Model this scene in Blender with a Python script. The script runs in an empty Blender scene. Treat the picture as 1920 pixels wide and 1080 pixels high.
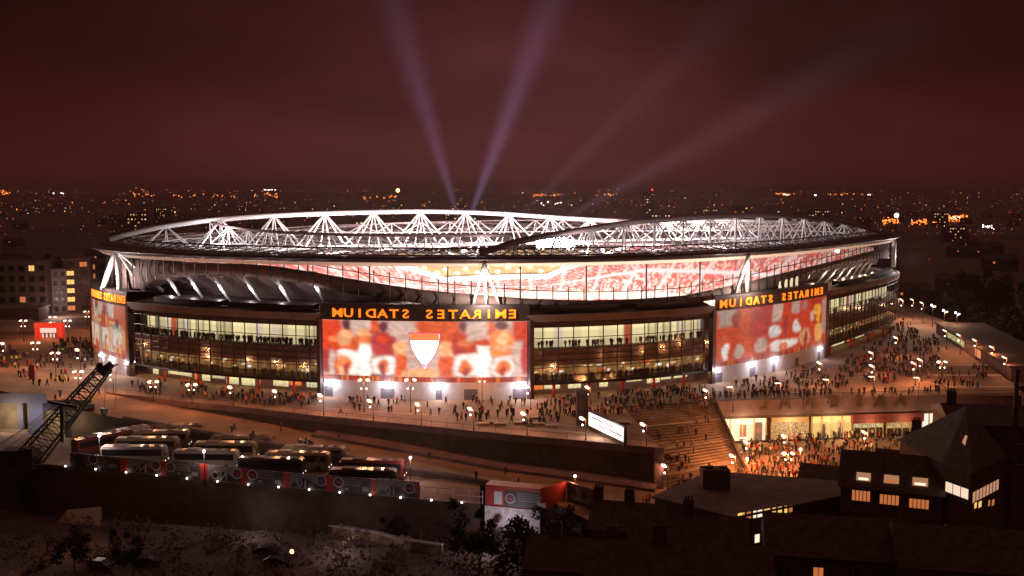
import bpy, bmesh, math, random
import numpy as np
from mathutils import Vector, Matrix
random.seed(7); RNG = np.random.default_rng(7)
R = math.radians
S = bpy.context.scene
COL = S.collection

# ------------------------------------------------------------------ camera
F = 1935.0; HC = 45.0; TH = math.atan(175 / F)
cd = bpy.data.cameras.new('camera'); cam = bpy.data.objects.new('camera', cd); COL.objects.link(cam)
cam.location = (0, 0, HC); cam.rotation_euler = (math.pi / 2 - TH, 0, 0)
cd.sensor_width = 36; cd.lens = 36 * F / 1920; cd.clip_start = 1; cd.clip_end = 60000
S.camera = cam
S.view_settings.view_transform = 'Standard'; S.view_settings.look = 'None'
S.view_settings.exposure = 0; S.view_settings.gamma = 1
S.render.engine = 'CYCLES'
S.cycles.use_denoising = True; S.cycles.max_bounces = 4; S.cycles.diffuse_bounces = 2; S.cycles.glossy_bounces = 2
S.cycles.transparent_max_bounces = 12; S.cycles.volume_bounces = 0; S.cycles.sample_clamp_indirect = 3; S.cycles.sample_clamp_direct = 0
S.cycles.use_light_tree = True
S.cycles.volume_step_rate = 1.0

def ray(px, py):
    x = (px - 960) / F; y = -(py - 540) / F
    return Vector((x, math.cos(TH) + y * math.sin(TH), -math.sin(TH) + y * math.cos(TH)))
def G(px, py, z):          # ground point of a sight line at height z
    d = ray(px, py); t = (z - HC) / d.z
    return Vector((d.x * t, d.y * t, z))
def A(px, py, D):          # point of a sight line at depth D
    d = ray(px, py); t = D / d.y
    return Vector((d.x * t, D, HC + d.z * t))
def PJ(p):
    q = p - Vector((0, 0, HC)); yy = q.y * math.cos(TH) - q.z * math.sin(TH); zz = q.y * math.sin(TH) + q.z * math.cos(TH)
    return 960 + F * q.x / yy, 540 - F * zz / yy

# ------------------------------------------------------------------ world: dim maroon night sky
W = bpy.data.worlds.new('World'); S.world = W; W.use_nodes = True
nt = W.node_tree; N = nt.nodes; L = nt.links; N.clear()
wo = N.new('ShaderNodeOutputWorld'); bg = N.new('ShaderNodeBackground'); L.new(bg.outputs[0], wo.inputs[0])
tc = N.new('ShaderNodeTexCoord'); nz = N.new('ShaderNodeTexNoise'); nz.inputs['Scale'].default_value = 3.2; nz.inputs['Detail'].default_value = 4
mp = N.new('ShaderNodeMapping'); mp.inputs['Scale'].default_value = (1, 1, 3.2); L.new(tc.outputs['Generated'], mp.inputs[0]); L.new(mp.outputs[0], nz.inputs['Vector'])
sep = N.new('ShaderNodeSeparateXYZ'); L.new(tc.outputs['Generated'], sep.inputs[0])
def mth(op, a, b=None, c=None):
    n = N.new('ShaderNodeMath'); n.operation = op
    for i, v in enumerate((a, b, c)):
        if v is None: continue
        if isinstance(v, (int, float)): n.inputs[i].default_value = v
        else: L.new(v, n.inputs[i])
    return n.outputs[0]
X, Y, Z = sep.outputs
zr = mth('MAXIMUM', Z, 0.0)
cr = N.new('ShaderNodeValToRGB'); L.new(mth('MULTIPLY', zr, 4.2), cr.inputs[0])
e = cr.color_ramp.elements
e[0].position = 0; e[0].color = (.050, .0056, .0045, 1); e[1].position = 1; e[1].color = (.0095, .0008, .0009, 1)
x_ = e.new(.12); x_.color = (.043, .0048, .0040, 1); x_ = e.new(.5); x_.color = (.020, .0020, .0018, 1)
# town and floodlight glow lying over the ground ahead
gx = mth('MULTIPLY', mth('SUBTRACT', X, -0.02), 4.0); gz = mth('MULTIPLY', mth('SUBTRACT', zr, 0.02), 6.5)
gg = mth('EXPONENT', mth('MULTIPLY', mth('ADD', mth('MULTIPLY', gx, gx), mth('MULTIPLY', gz, gz)), -1.0))
gg = mth('MULTIPLY', gg, mth('GREATER_THAN', Y, 0))
mx = N.new('ShaderNodeMixRGB'); mx.blend_type = 'ADD'; L.new(gg, mx.inputs[0]); L.new(cr.outputs[0], mx.inputs[1]); mx.inputs[2].default_value = (.062, .015, .017, 1)
vr = mth('MULTIPLY_ADD', nz.outputs[0], 2.2, -0.1)
ml = N.new('ShaderNodeMixRGB'); ml.blend_type = 'MULTIPLY'; ml.inputs[0].default_value = 1; L.new(mx.outputs[0], ml.inputs[1]); L.new(vr, ml.inputs[2])
L.new(ml.outputs[0], bg.inputs[0]); bg.inputs[1].default_value = 1.0

# added sun lamp: soft red fill that lifts the blacks, as town sky glow
sl = bpy.data.lights.new('sky_glow_fill', 'SUN'); sl.energy = .20; sl.angle = R(150); sl.color = (1, .40, .33); so = bpy.data.objects.new('sky_glow_fill', sl); COL.objects.link(so); so.rotation_euler = (R(-18), R(6), 0)

# ------------------------------------------------------------------ materials
MATS = {}
def mat(name, col=(.3, .3, .3), rough=.8, metal=0, var=0.0, scale=1.0, emit=None, es=0):
    if name in MATS: return MATS[name]
    m = bpy.data.materials.new(name); m.use_nodes = True; t = m.node_tree; b = t.nodes['Principled BSDF']
    b.inputs['Base Color'].default_value = (*col, 1); b.inputs['Roughness'].default_value = rough; b.inputs['Metallic'].default_value = metal
    if var:
        c = t.nodes.new('ShaderNodeTexCoord'); n = t.nodes.new('ShaderNodeTexNoise'); n.inputs['Scale'].default_value = scale; n.inputs['Detail'].default_value = 5
        t.links.new(c.outputs['Object'], n.inputs['Vector'])
        r = t.nodes.new('ShaderNodeValToRGB'); r.color_ramp.elements[0].position = .3; r.color_ramp.elements[1].position = .7
        r.color_ramp.elements[0].color = (*[v * (1 - var) for v in col], 1); r.color_ramp.elements[1].color = (*[min(1, v * (1 + var)) for v in col], 1)
        t.links.new(n.outputs[0], r.inputs[0]); t.links.new(r.outputs[0], b.inputs['Base Color'])
    if emit:
        b.inputs['Emission Color'].default_value = (*emit, 1); b.inputs['Emission Strength'].default_value = es
        m.cycles.emission_sampling = 'NONE'
    MATS[name] = m; return m
def attr_mat(name, es=0.0, rough=.7):
    if name in MATS: return MATS[name]
    m = bpy.data.materials.new(name); m.use_nodes = True; t = m.node_tree; b = t.nodes['Principled BSDF']
    a = t.nodes.new('ShaderNodeAttribute'); a.attribute_name = 'Col'
    b.inputs['Roughness'].default_value = rough
    if es:
        b.inputs['Base Color'].default_value = (.05, .05, .05, 1)
        t.links.new(a.outputs['Color'], b.inputs['Emission Color']); b.inputs['Emission Strength'].default_value = es
        m.cycles.emission_sampling = 'NONE'
    else: t.links.new(a.outputs['Color'], b.inputs['Base Color'])
    MATS[name] = m; return m
def paving(name, col, s=.35, line=.5):
    m = bpy.data.materials.new(name); m.use_nodes = True; t = m.node_tree; b = t.nodes['Principled BSDF']; b.inputs['Roughness'].default_value = .75
    c = t.nodes.new('ShaderNodeTexCoord'); mp = t.nodes.new('ShaderNodeMapping'); mp.inputs['Rotation'].default_value = (0, 0, R(-12)); t.links.new(c.outputs['Object'], mp.inputs[0])
    k = t.nodes.new('ShaderNodeTexBrick'); k.inputs['Scale'].default_value = s; k.inputs['Mortar Size'].default_value = .012; k.inputs['Mortar Smooth'].default_value = .3
    k.inputs['Color1'].default_value = (*col, 1); k.inputs['Color2'].default_value = (*[v * .85 for v in col], 1); k.inputs['Mortar'].default_value = (*[v * line for v in col], 1)
    t.links.new(mp.outputs[0], k.inputs['Vector'])
    n = t.nodes.new('ShaderNodeTexNoise'); n.inputs['Scale'].default_value = .09; n.inputs['Detail'].default_value = 8; t.links.new(c.outputs['Object'], n.inputs['Vector'])
    r = t.nodes.new('ShaderNodeValToRGB'); r.color_ramp.elements[0].position = .3; r.color_ramp.elements[0].color = (.5, .47, .45, 1); r.color_ramp.elements[1].position = .7; r.color_ramp.elements[1].color = (1.2, 1.2, 1.2, 1)
    t.links.new(n.outputs[0], r.inputs[0])
    x = t.nodes.new('ShaderNodeMixRGB'); x.blend_type = 'MULTIPLY'; x.inputs[0].default_value = 1; t.links.new(k.outputs[0], x.inputs[1]); t.links.new(r.outputs[0], x.inputs[2])
    t.links.new(x.outputs[0], b.inputs['Base Color']); MATS[name] = m; return m
def emis(name, col, s): return mat(name, tuple(min(.8, c) for c in col), .5, 0, emit=col, es=s)
def glass_mat():
    m = bpy.data.materials.new('tinted_glass'); m.use_nodes = True; t = m.node_tree; t.nodes.clear()
    o = t.nodes.new('ShaderNodeOutputMaterial'); x = t.nodes.new('ShaderNodeMixShader'); a = t.nodes.new('ShaderNodeBsdfTransparent'); g = t.nodes.new('ShaderNodeBsdfGlossy')
    a.inputs[0].default_value = (.86, .84, .80, 1); g.inputs[0].default_value = (.7, .7, .7, 1); g.inputs['Roughness'].default_value = .12
    x.inputs[0].default_value = .12; t.links.new(a.outputs[0], x.inputs[1]); t.links.new(g.outputs[0], x.inputs[2]); t.links.new(x.outputs[0], o.inputs[0])
    MATS['glass'] = m; return m
M = {}
M['plaza'] = paving('plaza_paving', (.40, .24, .155), .35, .45)
M['steps'] = paving('step_paving', (.34, .22, .15), .5, .6)
M['road'] = mat('road_brown', (.26, .155, .105), .85, var=.25, scale=.25)
M['ground'] = mat('city_ground', (.16, .11, .115), .95, var=.5, scale=.006)
M['dirt'] = mat('dirt', (.07, .045, .035), .95, var=.6, scale=.15)
M['gravel'] = mat('pale_gravel', (.22, .17, .15), .95, var=.5, scale=.8)
M['wall_dark'] = mat('brown_render', (.075, .045, .038), .8, var=.3, scale=.5)
M['wall_mid'] = mat('brown_concrete', (.16, .10, .11), .8, var=.25, scale=.4)
M['concrete'] = mat('pale_concrete', (.55, .53, .56), .7, var=.12, scale=.6)
M['clad'] = mat('dark_cladding', (.075, .05, .055), .45, .4, var=.3, scale=.3)
M['clad2'] = mat('bronze_cladding', (.24, .155, .15), .85, 0, var=.25, scale=.3)
M['deck'] = mat('terrace_deck', (.22, .15, .14), .7, var=.3, scale=.2)
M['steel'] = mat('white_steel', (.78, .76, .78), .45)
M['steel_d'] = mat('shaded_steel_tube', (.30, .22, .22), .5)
M['dsteel'] = mat('dark_steel', (.035, .028, .03), .5, .3)
M['roof'] = mat('roof_skin', (.26, .20, .21), .6, .1, var=.3, scale=.1)
M['door'] = mat('grey_door', (.13, .12, .15), .6)
M['red'] = mat('red_paint', (.55, .05, .03), .5)
M['glass'] = glass_mat()
M['lampw'] = emis('lamp_white', (1, .86, .74), 7)
M['disc'] = emis('lamp_disc', (1, .82, .70), 1.5)
M['lampb'] = emis('lamp_blue_white', (.75, .78, 1), 8)
M['lampo'] = emis('lamp_orange', (1, .45, .12), 12)
M['flood'] = emis('floodlight_white', (1, .95, .85), 22)
M['letter'] = emis('orange_letter', (1, .21, .012), 1.4)
M['black'] = mat('black_rubber', (.01, .01, .01), .7)
M['screen'] = emis('led_screen', (1, .93, .86), 1.5)
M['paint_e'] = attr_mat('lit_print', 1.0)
M['paint_r'] = attr_mat('room_light', 1.0)
M['paint_d'] = attr_mat('printed_panel', 0)
M['grass'] = mat('pitch_grass', (.06, .16, .03), .9, var=.2, scale=.3)
M['dglass'] = mat('black_coach_glass', (.012, .012, .015), .12)
M['brick'] = mat('dark_brick', (.13, .07, .055), .9, var=.4, scale=1.5)
M['slate'] = mat('dark_slate', (.11, .075, .07), .7, var=.4, scale=1.2)
M['bark'] = mat('bark', (.04, .025, .02), .9)
M['leaf'] = mat('dark_foliage', (.022, .018, .012), .95, var=.5, scale=.4)
M['scrub'] = mat('dry_scrub', (.14, .09, .065), .95, var=.7, scale=.5)
M['winy'] = emis('window_yellow', (1, .58, .16), 1.0)
M['wino'] = emis('window_orange', (1, .30, .09), .50)
M['winw'] = emis('window_white', (1, .82, .6), 1.2)
M['wind'] = mat('unlit_window', (.02, .016, .018), .2)

# ------------------------------------------------------------------ mesh helpers
class MB:
    def __init__(s): s.v = []; s.f = []; s.m = []; s.c = []
    def add(s, vs, fs, mi=0):
        o = len(s.v); s.v += [tuple(v) for v in vs]; s.f += [tuple(i + o for i in f) for f in fs]; s.m += [mi] * len(fs)
    def quad(s, a, b, c, d, mi=0): s.add([a, b, c, d], [(0, 1, 2, 3)], mi)
    def box(s, c, d, rz=0, mi=0):
        x, y, z = d[0] / 2, d[1] / 2, d[2] / 2; cs, sn = math.cos(rz), math.sin(rz); vs = []
        for k in (-1, 1):
            for a, b in ((-1, -1), (1, -1), (1, 1), (-1, 1)):
                vs.append((c[0] + a * x * cs - b * y * sn, c[1] + a * x * sn + b * y * cs, c[2] + k * z))
        s.add(vs, [(3, 2, 1, 0), (4, 5, 6, 7), (0, 1, 5, 4), (1, 2, 6, 5), (2, 3, 7, 6), (3, 0, 4, 7)], mi)
    def tube(s, a, b, r, n=6, r2=None, mi=0, cap=True):
        a = Vector(a); b = Vector(b); d = b - a
        if d.length < 1e-6: return
        d.normalize(); up = Vector((0, 0, 1)) if abs(d.z) < .95 else Vector((1, 0, 0))
        u = d.cross(up).normalized(); w = d.cross(u); r2 = r if r2 is None else r2; vs = []
        for p, q in ((a, r), (b, r2)):
            for i in range(n):
                t = 2 * math.pi * i / n; vs.append(p + u * math.cos(t) * q + w * math.sin(t) * q)
        fs = [(i, (i + 1) % n, n + (i + 1) % n, n + i) for i in range(n)]
        if cap: fs += [tuple(range(n - 1, -1, -1)), tuple(range(n, 2 * n))]
        s.add(vs, fs, mi)
    def path(s, pts, r, n=8, mi=0):
        for a, b in zip(pts[:-1], pts[1:]): s.tube(a, b, r, n, mi=mi)
    def pipe(s, pts, r, n=10, mi=0):
        o = len(s.v); m = len(pts)
        for i, p in enumerate(pts):
            d = (pts[min(m - 1, i + 1)] - pts[max(0, i - 1)]).normalized(); u = d.cross(Vector((0, 0, 1))).normalized(); w = d.cross(u)
            for k in range(n): t = 2 * math.pi * k / n; s.v.append(tuple(p + u * math.cos(t) * r + w * math.sin(t) * r))
        for i in range(m - 1):
            for k in range(n): a = o + i * n + k; b = o + i * n + (k + 1) % n; s.f.append((a, b, b + n, a + n)); s.m.append(mi)
    def prism(s, base, z0, z1, mi=0):            # base = list of (x,y), CCW
        n = len(base); vs = [(p[0], p[1], z0) for p in base] + [(p[0], p[1], z1) for p in base]
        s.add(vs, [(i, (i + 1) % n, n + (i + 1) % n, n + i) for i in range(n)] + [tuple(range(n - 1, -1, -1)), tuple(range(n, 2 * n))], mi)
    def ball(s, c, r, mi=0, sq=1.0, n=8, h=5):
        vs = [(c[0], c[1], c[2] - r * sq)]
        for j in range(1, h):
            t = math.pi * j / h
            for i in range(n):
                a = 2 * math.pi * i / n; vs.append((c[0] + r * math.sin(t) * math.cos(a), c[1] + r * math.sin(t) * math.sin(a), c[2] - r * sq * math.cos(t)))
        vs.append((c[0], c[1], c[2] + r * sq)); fs = []
        for i in range(n):
            fs.append((0, 1 + (i + 1) % n, 1 + i))
            for j in range(h - 2): fs.append((1 + j * n + i, 1 + j * n + (i + 1) % n, 1 + (j + 1) * n + (i + 1) % n, 1 + (j + 1) * n + i))
            fs.append((1 + (h - 2) * n + i, 1 + (h - 2) * n + (i + 1) % n, len(vs) - 1))
        s.add(vs, fs, mi)
    def build(s, name, mats, parent=None, smooth=False, cols=None):
        me = bpy.data.meshes.new(name); me.from_pydata(s.v, [], s.f)
        for m in (mats if isinstance(mats, (list, tuple)) else [mats]): me.materials.append(m)
        if any(s.m): me.polygons.foreach_set('material_index', s.m)
        if smooth: me.polygons.foreach_set('use_smooth', [True] * len(me.polygons))
        if cols is not None:
            a = me.color_attributes.new('Col', 'FLOAT_COLOR', 'POINT'); a.data.foreach_set('color', np.asarray(cols, dtype=np.float32).ravel())
        me.update(); o = bpy.data.objects.new(name, me); COL.objects.link(o)
        if parent: o.parent = parent
        return o
def tag(o, label=None, cat=None, group=None, kind=None):
    if label: o['label'] = label
    if cat: o['category'] = cat
    if group: o['group'] = group
    if kind: o['kind'] = kind
    return o
def thing(name, label, cat, loc=(0, 0, 0), rz=0, group=None):
    o = bpy.data.objects.new(name, None); COL.objects.link(o); o.location = loc; o.rotation_euler = (0, 0, rz); o.empty_display_size = .5
    return tag(o, label, cat, group)
def copy_tree(o, parent=None):
    c = o.copy(); COL.objects.link(c); c.parent = parent
    for k in list(KIDS.get(o.name, [])) or [q for q in o.children]: copy_tree(k, c)
    return c
KIDS = {}
def dup(o, loc, rz=0, label=None, group=None, scale=None):
    c = copy_tree(o); c.location = loc; c.rotation_euler = (0, 0, rz)
    if label: c['label'] = label
    if group: c['group'] = group
    if scale: c.scale = (scale,) * 3
    return c
def light(loc, e, col=(1, .6, .32), r=.3, kind='POINT', name='lamp_light', parent=None, rot=None, ang=None, size=None):
    d = bpy.data.lights.new(name, kind); d.energy = e; d.color = col
    if kind in ('POINT', 'SPOT'): d.shadow_soft_size = r
    if kind == 'SPOT': d.spot_size = ang; d.spot_blend = .6
    if kind == 'AREA': d.shape = 'RECTANGLE'; d.size = size[0]; d.size_y = size[1]
    o = bpy.data.objects.new(name, d); COL.objects.link(o); o.location = loc
    if rot is not None: o.rotation_euler = rot
    if parent: o.parent = parent
    return o
def aim(o, p): o.rotation_euler = (Vector(p) - o.location).to_track_quat('-Z', 'Y').to_euler()
_tc = {}
def text_mesh(s, mirror=True, ext=.08):
    """letter outlines, x centred, height 1, reading mirrored as the photograph shows"""
    key = (s, mirror)
    if key in _tc: return _tc[key]
    c = bpy.data.curves.new('t', 'FONT'); c.body = s; c.extrude = ext; c.align_x = 'CENTER'; c.size = 1.38; c.resolution_u = 2; c.offset = .02
    o = bpy.data.objects.new('t', c); COL.objects.link(o); bpy.context.view_layer.update()
    me = bpy.data.meshes.new_from_object(o.evaluated_get(bpy.context.evaluated_depsgraph_get()))
    bpy.data.objects.remove(o)
    vs = np.array([v.co[:] for v in me.vertices]); fs = [tuple(p.vertices) for p in me.polygons]
    if mirror: vs[:, 0] *= -1; fs = [f[::-1] for f in fs]
    _tc[key] = (vs, fs); return vs, fs
def put_text(mb, s, o, ux, uz, h, mi=0, mirror=True, wscale=1.0):
    """o: bottom centre, ux right direction, uz up direction, h height"""
    vs, fs = text_mesh(s, mirror); ux = Vector(ux).normalized(); uz = Vector(uz).normalized(); un = ux.cross(uz)
    mb.add([Vector(o) + ux * v[0] * h * wscale + uz * v[1] * h + un * v[2] * h for v in vs], fs, mi)
def grid_col(P, nu, nv, colfn, name, m, parent=None, flat=True):
    """P(a,b)->point for a,b in 0..1; colfn(a,b)->rgb, one colour per vertex"""
    mb = MB(); cols = []
    for j in range(nv + 1):
        for i in range(nu + 1):
            a, b = i / nu, j / nv; mb.v.append(tuple(P(a, b))); cols.append((*colfn(a, b), 1))
    for j in range(nv):
        for i in range(nu):
            k = j * (nu + 1) + i; mb.f.append((k, k + 1, k + nu + 2, k + nu + 1)); mb.m.append(0)
    return mb.build(name, m, parent, cols=cols)

# ------------------------------------------------------------------ stadium plan curve
_f = [(-121, 298), (-112, 275), (-94, 252), (-68, 238), (-42, 229), (-19, 225), (3, 225), (28, 232), (49, 245), (68, 262), (85, 282), (106, 311), (129, 343)]
CX, CY = 8.0, 332.0
_c = [Vector(p) for p in _f]; _c += [Vector((2 * CX - p[0], 2 * CY - p[1])) for p in _f]
def _cr(t):
    n = len(_c); i = int(t) % n; q = t - int(t); p0, p1, p2, p3 = (_c[(i + k) % n] for k in (-1, 0, 1, 2))
    return .5 * ((2 * p1) + (p2 - p0) * q + (2 * p0 - 5 * p1 + 4 * p2 - p3) * q * q + (3 * p1 - p0 - 3 * p2 + p3) * q ** 3)
_S = [_cr(i * len(_c) / 2600) for i in range(2600)]
for _ in range(60):      # smooth the plan
    _S = [(_S[i - 12] + _S[i] * 2 + _S[(i + 12) % 2600]) / 4 for i in range(2600)]
_S = [Vector((CX + (p.x - CX) * 1.012, CY + (p.y - CY) * 1.012)) for p in _S]
_d = [0.0]
for i in range(1, 2601): _d.append(_d[-1] + (_S[i % 2600] - _S[i - 1]).length)
PER = _d[-1]
_darr = np.array(_d); _xa = np.array([p.x for p in _S] + [_S[0].x]); _ya = np.array([p.y for p in _S] + [_S[0].y])
def RP(s, k=1.0, z=0.0, off=0.0):     # s: metres along the ring
    s = s % PER; x = np.interp(s, _darr, _xa); y = np.interp(s, _darr, _ya)
    p = Vector((CX + (x - CX) * k, CY + (y - CY) * k, z))
    if off: n = RN(s); p.x += n.x * off; p.y += n.y * off
    return p
def RN(s):
    a = (s - .8) % PER; b = (s + .8) % PER
    t = Vector((np.interp(b, _darr, _xa) - np.interp(a, _darr, _xa), np.interp(b, _darr, _ya) - np.interp(a, _darr, _ya))).normalized()
    return Vector((t.y, -t.x))
def RT(s): n = RN(s); return Vector((-n.y, n.x, 0))
HALF = PER / 2
_tab = {}
def s_at(px, z=0.0, k=1.0, off=0.0):
    key = (z, k, off)
    if key not in _tab:
        ss = np.linspace(-15, HALF + 5, 900); _tab[key] = (ss, np.array([PJ(RP(s, k, z, off))[0] for s in ss]))
    ss, xs = _tab[key]; i = int(np.argmax(xs)); j = int(np.argmin(xs[:i])) if i > 2 else 0
    return float(np.interp(px, xs[j:i + 1], ss[j:i + 1]))
def z_at(px, py, k=1.0):              # height of the picture point lying on ring k
    s = s_at(px, 20, k); lo, hi = -10, 60
    for _ in range(40):
        m = (lo + hi) / 2
        if PJ(RP(s, k, m))[1] > py: lo = m
        else: hi = m
    return s, lo
def ringband(mb, s0, s1, n, prof, mi=0):
    """sweep profile [(k,z,off)...] along ring"""
    for i in range(n + 1):
        s = s0 + (s1 - s0) * i / n
        for q in prof: mb.v.append(tuple(RP(s, q[0], q[1], q[2] if len(q) > 2 else 0)))
    m = len(prof); o = len(mb.v) - m * (n + 1)
    for i in range(n):
        for j in range(m - 1):
            a = o + i * m + j; mb.f.append((a, a + m, a + m + 1, a + 1)); mb.m.append(mi)

# ------------------------------------------------------------------ ground, plaza, road
def poly_obj(name, pts, z0, z1, m, side=None):
    bm = bmesh.new(); vs = [bm.verts.new((p[0], p[1], z1)) for p in pts]; f = bm.faces.new(vs)
    if f.normal.z < 0: f.normal_flip()
    r = bmesh.ops.extrude_face_region(bm, geom=[f]); bmesh.ops.translate(bm, vec=(0, 0, z0 - z1), verts=[g for g in r['geom'] if isinstance(g, bmesh.types.BMVert)])
    bmesh.ops.triangulate(bm, faces=[q for q in bm.faces if len(q.verts) > 4]); bmesh.ops.recalc_face_normals(bm, faces=bm.faces)
    me = bpy.data.meshes.new(name); me.materials.append(m)
    if side:
        me.materials.append(side)
        for q in bm.faces: q.material_index = 0 if abs(q.normal.z) > .5 else 1
    bm.to_mesh(me); bm.free(); o = bpy.data.objects.new(name, me); COL.objects.link(o); return tag(o, kind='structure')
GZ = -14.0
g = MB(); n = 60
g.quad((-30000, -400, GZ), (30000, -400, GZ), (30000, 50000, GZ), (-30000, 50000, GZ)); tag(g.build('ground', M['ground']), kind='structure')
WALLPX = [(200, 736), (340, 752), (480, 766), (600, 780), (780, 797), (960, 815), (1100, 827), (1237, 840)]
WP = [G(a, b, 0) for a, b in WALLPX]
ST0, ST1 = G(1168, 762, 0), G(1338, 752, 0); SB0, SB1 = G(1240, 915, -7), G(1402, 896, -9)
SH0, SH1 = ST1.copy(), G(1795, 740, 0)
plaza_pts = [G(-500, 700, 0), G(0, 733, 0), G(100, 752, 0)] + WP + [ST0, ST1, SH1, G(1900, 728, 0), G(1990, 700, 0), G(1905, 650, 0), G(1692, 572, 0), Vector((215, 640, 0)), Vector((-180, 700, 0)), Vector((-420, 560, 0))]
poly_obj('plaza', plaza_pts, GZ, 0, M['plaza'], M['wall_dark'])
# lower square in front of the shops
low = [G(1130, 960, -8), G(1240, 920, -8), G(1250, 900, -8), Vector((ST1.x - 4, ST1.y - 1, 0)), SH1 + Vector((0, 1, 0)), G(2100, 740, 0), G(2200, 1000, -9), G(1200, 1100, -9)]
poly_obj('lower_square', [SB0 + Vector((-8, -14, 0)), SB0, ST0 + Vector((2, -1, 0)), SH1 + Vector((0, .5, 0)), SH1 + Vector((90, 0, 0)), SH1 + Vector((90, -75, 0)), SB0 + Vector((30, -75, 0))], GZ, -9, M['plaza'], M['wall_dark'])
# broad flight of steps from the plaza down to the square
def stair_pt(a, t):    # a across, t down
    return ST0.lerp(ST1, a).lerp(SB0.lerp(SB1, a), t)
def stair_z(t): return -9.0 * t
mb = MB(); NS = 30
for i in range(NS):
    t0, t1 = i / NS, (i + 1) / NS; z = stair_z((i + 1) / NS) + .0; zt = stair_z(t0)
    a, b, c, d = stair_pt(0, t0), stair_pt(1, t0), stair_pt(1, t1), stair_pt(0, t1)
    q = lambda p, z: (p.x, p.y, z)
    mb.quad(q(a, z), q(d, z), q(c, z), q(b, z), 1 if i % 8 == 7 else 0)
    mb.quad(q(a, zt + .0), q(a, z), q(b, z), q(b, zt))
    mb.quad(q(a, z), q(a, -9.4), q(d, -9.4), q(d, z)); mb.quad(q(b, z), q(c, z), q(c, -9.4), q(b, -9.4))
M['nosing'] = mat('pale_step_edge', (.55, .42, .30), .7)
steps = mb.build('steps', [M['steps'], M['nosing']]); tag(steps, kind='structure')
def road_z(x):
    xs = [WP[0].x, WP[2].x, WP[4].x, WP[5].x, WP[7].x]; return float(np.interp(x, xs, [-.05, -2.6, -4.9, -6.2, -7.2]))
mb = MB(); far = [G(60, 746, 0)] + [Vector(p) for p in WP]; near_px = [(0, 752), (110, 762), (230, 785), (400, 815), (560, 843), (700, 868), (860, 895), (1000, 922), (1130, 990)]
nearp = []
for (a, b), fp in zip(near_px, far):
    nearp.append(G(a, b, road_z(fp.x)))
NEAR = nearp
fz = [Vector((p.x, p.y - .05, road_z(p.x))) for p in far]; nz_ = [Vector((p.x, p.y, road_z(f.x))) for p, f in zip(nearp, far)]
fz.append(fz[-1] + Vector((14, 2, 0))); nz_.append(nz_[-1] + Vector((22, 0, 0)))
for i in range(len(fz) - 1):
    mb.quad(fz[i], nz_[i], nz_[i + 1], fz[i + 1])
    a, b = nz_[i], nz_[i + 1]; mb.quad(a, Vector((a.x, a.y, GZ)), Vector((b.x, b.y, GZ)), b, 1)
tag(mb.build('road', [M['road'], M['wall_dark']]), kind='structure')
# kerb strip and low parapet along the near edge of the road
mb = MB()
for i in range(2, len(nz_) - 3):
    a, b = nz_[i], nz_[i + 1]; d = (b - a).normalized(); n_ = Vector((-d.y, d.x, 0)) * .35
    for (u, v, w, x) in ((a, b, b + n_, a + n_),):
        h = Vector((0, 0, .5)); mb.add([u, v, w, x, u + h, v + h, w + h, x + h], [(4, 5, 6, 7), (0, 1, 5, 4), (2, 3, 7, 6), (1, 2, 6, 5), (3, 0, 4, 7)])
tag(mb.build('road_parapet', M['wall_mid']), 'low brown parapet along the near edge of the road above the coach yard', 'parapet')
def YZF(px): return float(np.interp(px, [100, 800], [-4.4, -6.9]))
def GY(px, py, dz=0): p = G(px, py, YZF(px)); p.z += dz; return p
YZ = -8.5
yard_old = [G(-300, 850, YZ), G(0, 835, YZ), G(110, 812, YZ)] + [Vector((p.x, p.y + .5, YZ)) for p in nz_[2:8]] + [G(960, 960, YZ), G(830, 940, YZ), G(630, 924, YZ), G(450, 908, YZ), G(126, 876, YZ), G(-300, 850 + 20, YZ)]
HB = [(126, 874), (286, 890), (454, 907), (630, 922), (790, 936)]
mb = MB(); fr = [GY(-300, 865), GY(0, 862)] + [GY(*q) for q in HB] + [GY(900, 946)]; bk = [Vector((f_.x * 1.12, f_.y * 1.12, f_.z)) for f_ in fr]
for i in range(len(fr) - 1):
    a, b, c, d = fr[i], fr[i + 1], bk[i + 1], bk[i]; mb.quad(a, b, c, d); mb.quad(Vector((a.x, a.y, GZ)), Vector((b.x, b.y, GZ)), b, a, 1)
tag(mb.build('coach_yard', [M['road'], M['wall_dark']]), kind='structure')
# retaining wall under the plaza edge
rw = thing('retaining_wall', 'long dark brown retaining wall below the plaza edge, above the road', 'wall', (0, 0, 0))
mb = MB(); mc = MB()
for a, b in zip(WP[:-1], WP[1:]):
    d = (b - a).normalized(); n_ = Vector((d.y, -d.x, 0)); o = n_ * .3
    for off, z0, z1, t in ((.30, GZ, -1.15, mb), (.45, -1.15, .12, mc)):
        p, q = a + n_ * off, b + n_ * off; r_, s_ = a - n_ * .1, b - n_ * .1
        zz = lambda v, z: (v.x, v.y, z)
        t.add([zz(p, z0), zz(q, z0), zz(s_, z0), zz(r_, z0), zz(p, z1), zz(q, z1), zz(s_, z1), zz(r_, z1)], [(0, 1, 5, 4), (4, 5, 6, 7), (1, 2, 6, 5), (3, 0, 4, 7)])
mb.build('wall_face', M['wall_dark'], rw); mc.build('coping_band', M['wall_mid'], rw)
mb = MB(); e = WP[-1]; mb.box((e.x - .2, e.y - .2, -5), (1.6, 1.4, 10.4), 0); mb.build('end_pier', M['wall_mid'], rw)
mb = MB()
for a, b in zip(WP[:-1], WP[1:]):
    L_ = (b - a).length; k = int(L_ / 3)
    for i in range(k):
        p = a.lerp(b, i / k); mb.tube((p.x, p.y, 0), (p.x, p.y, 1.1), .03, 4)
    mb.tube(a + Vector((0, 0, 1.1)), b + Vector((0, 0, 1.1)), .03, 4)
mb.build('handrail', M['dsteel'], rw)
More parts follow.
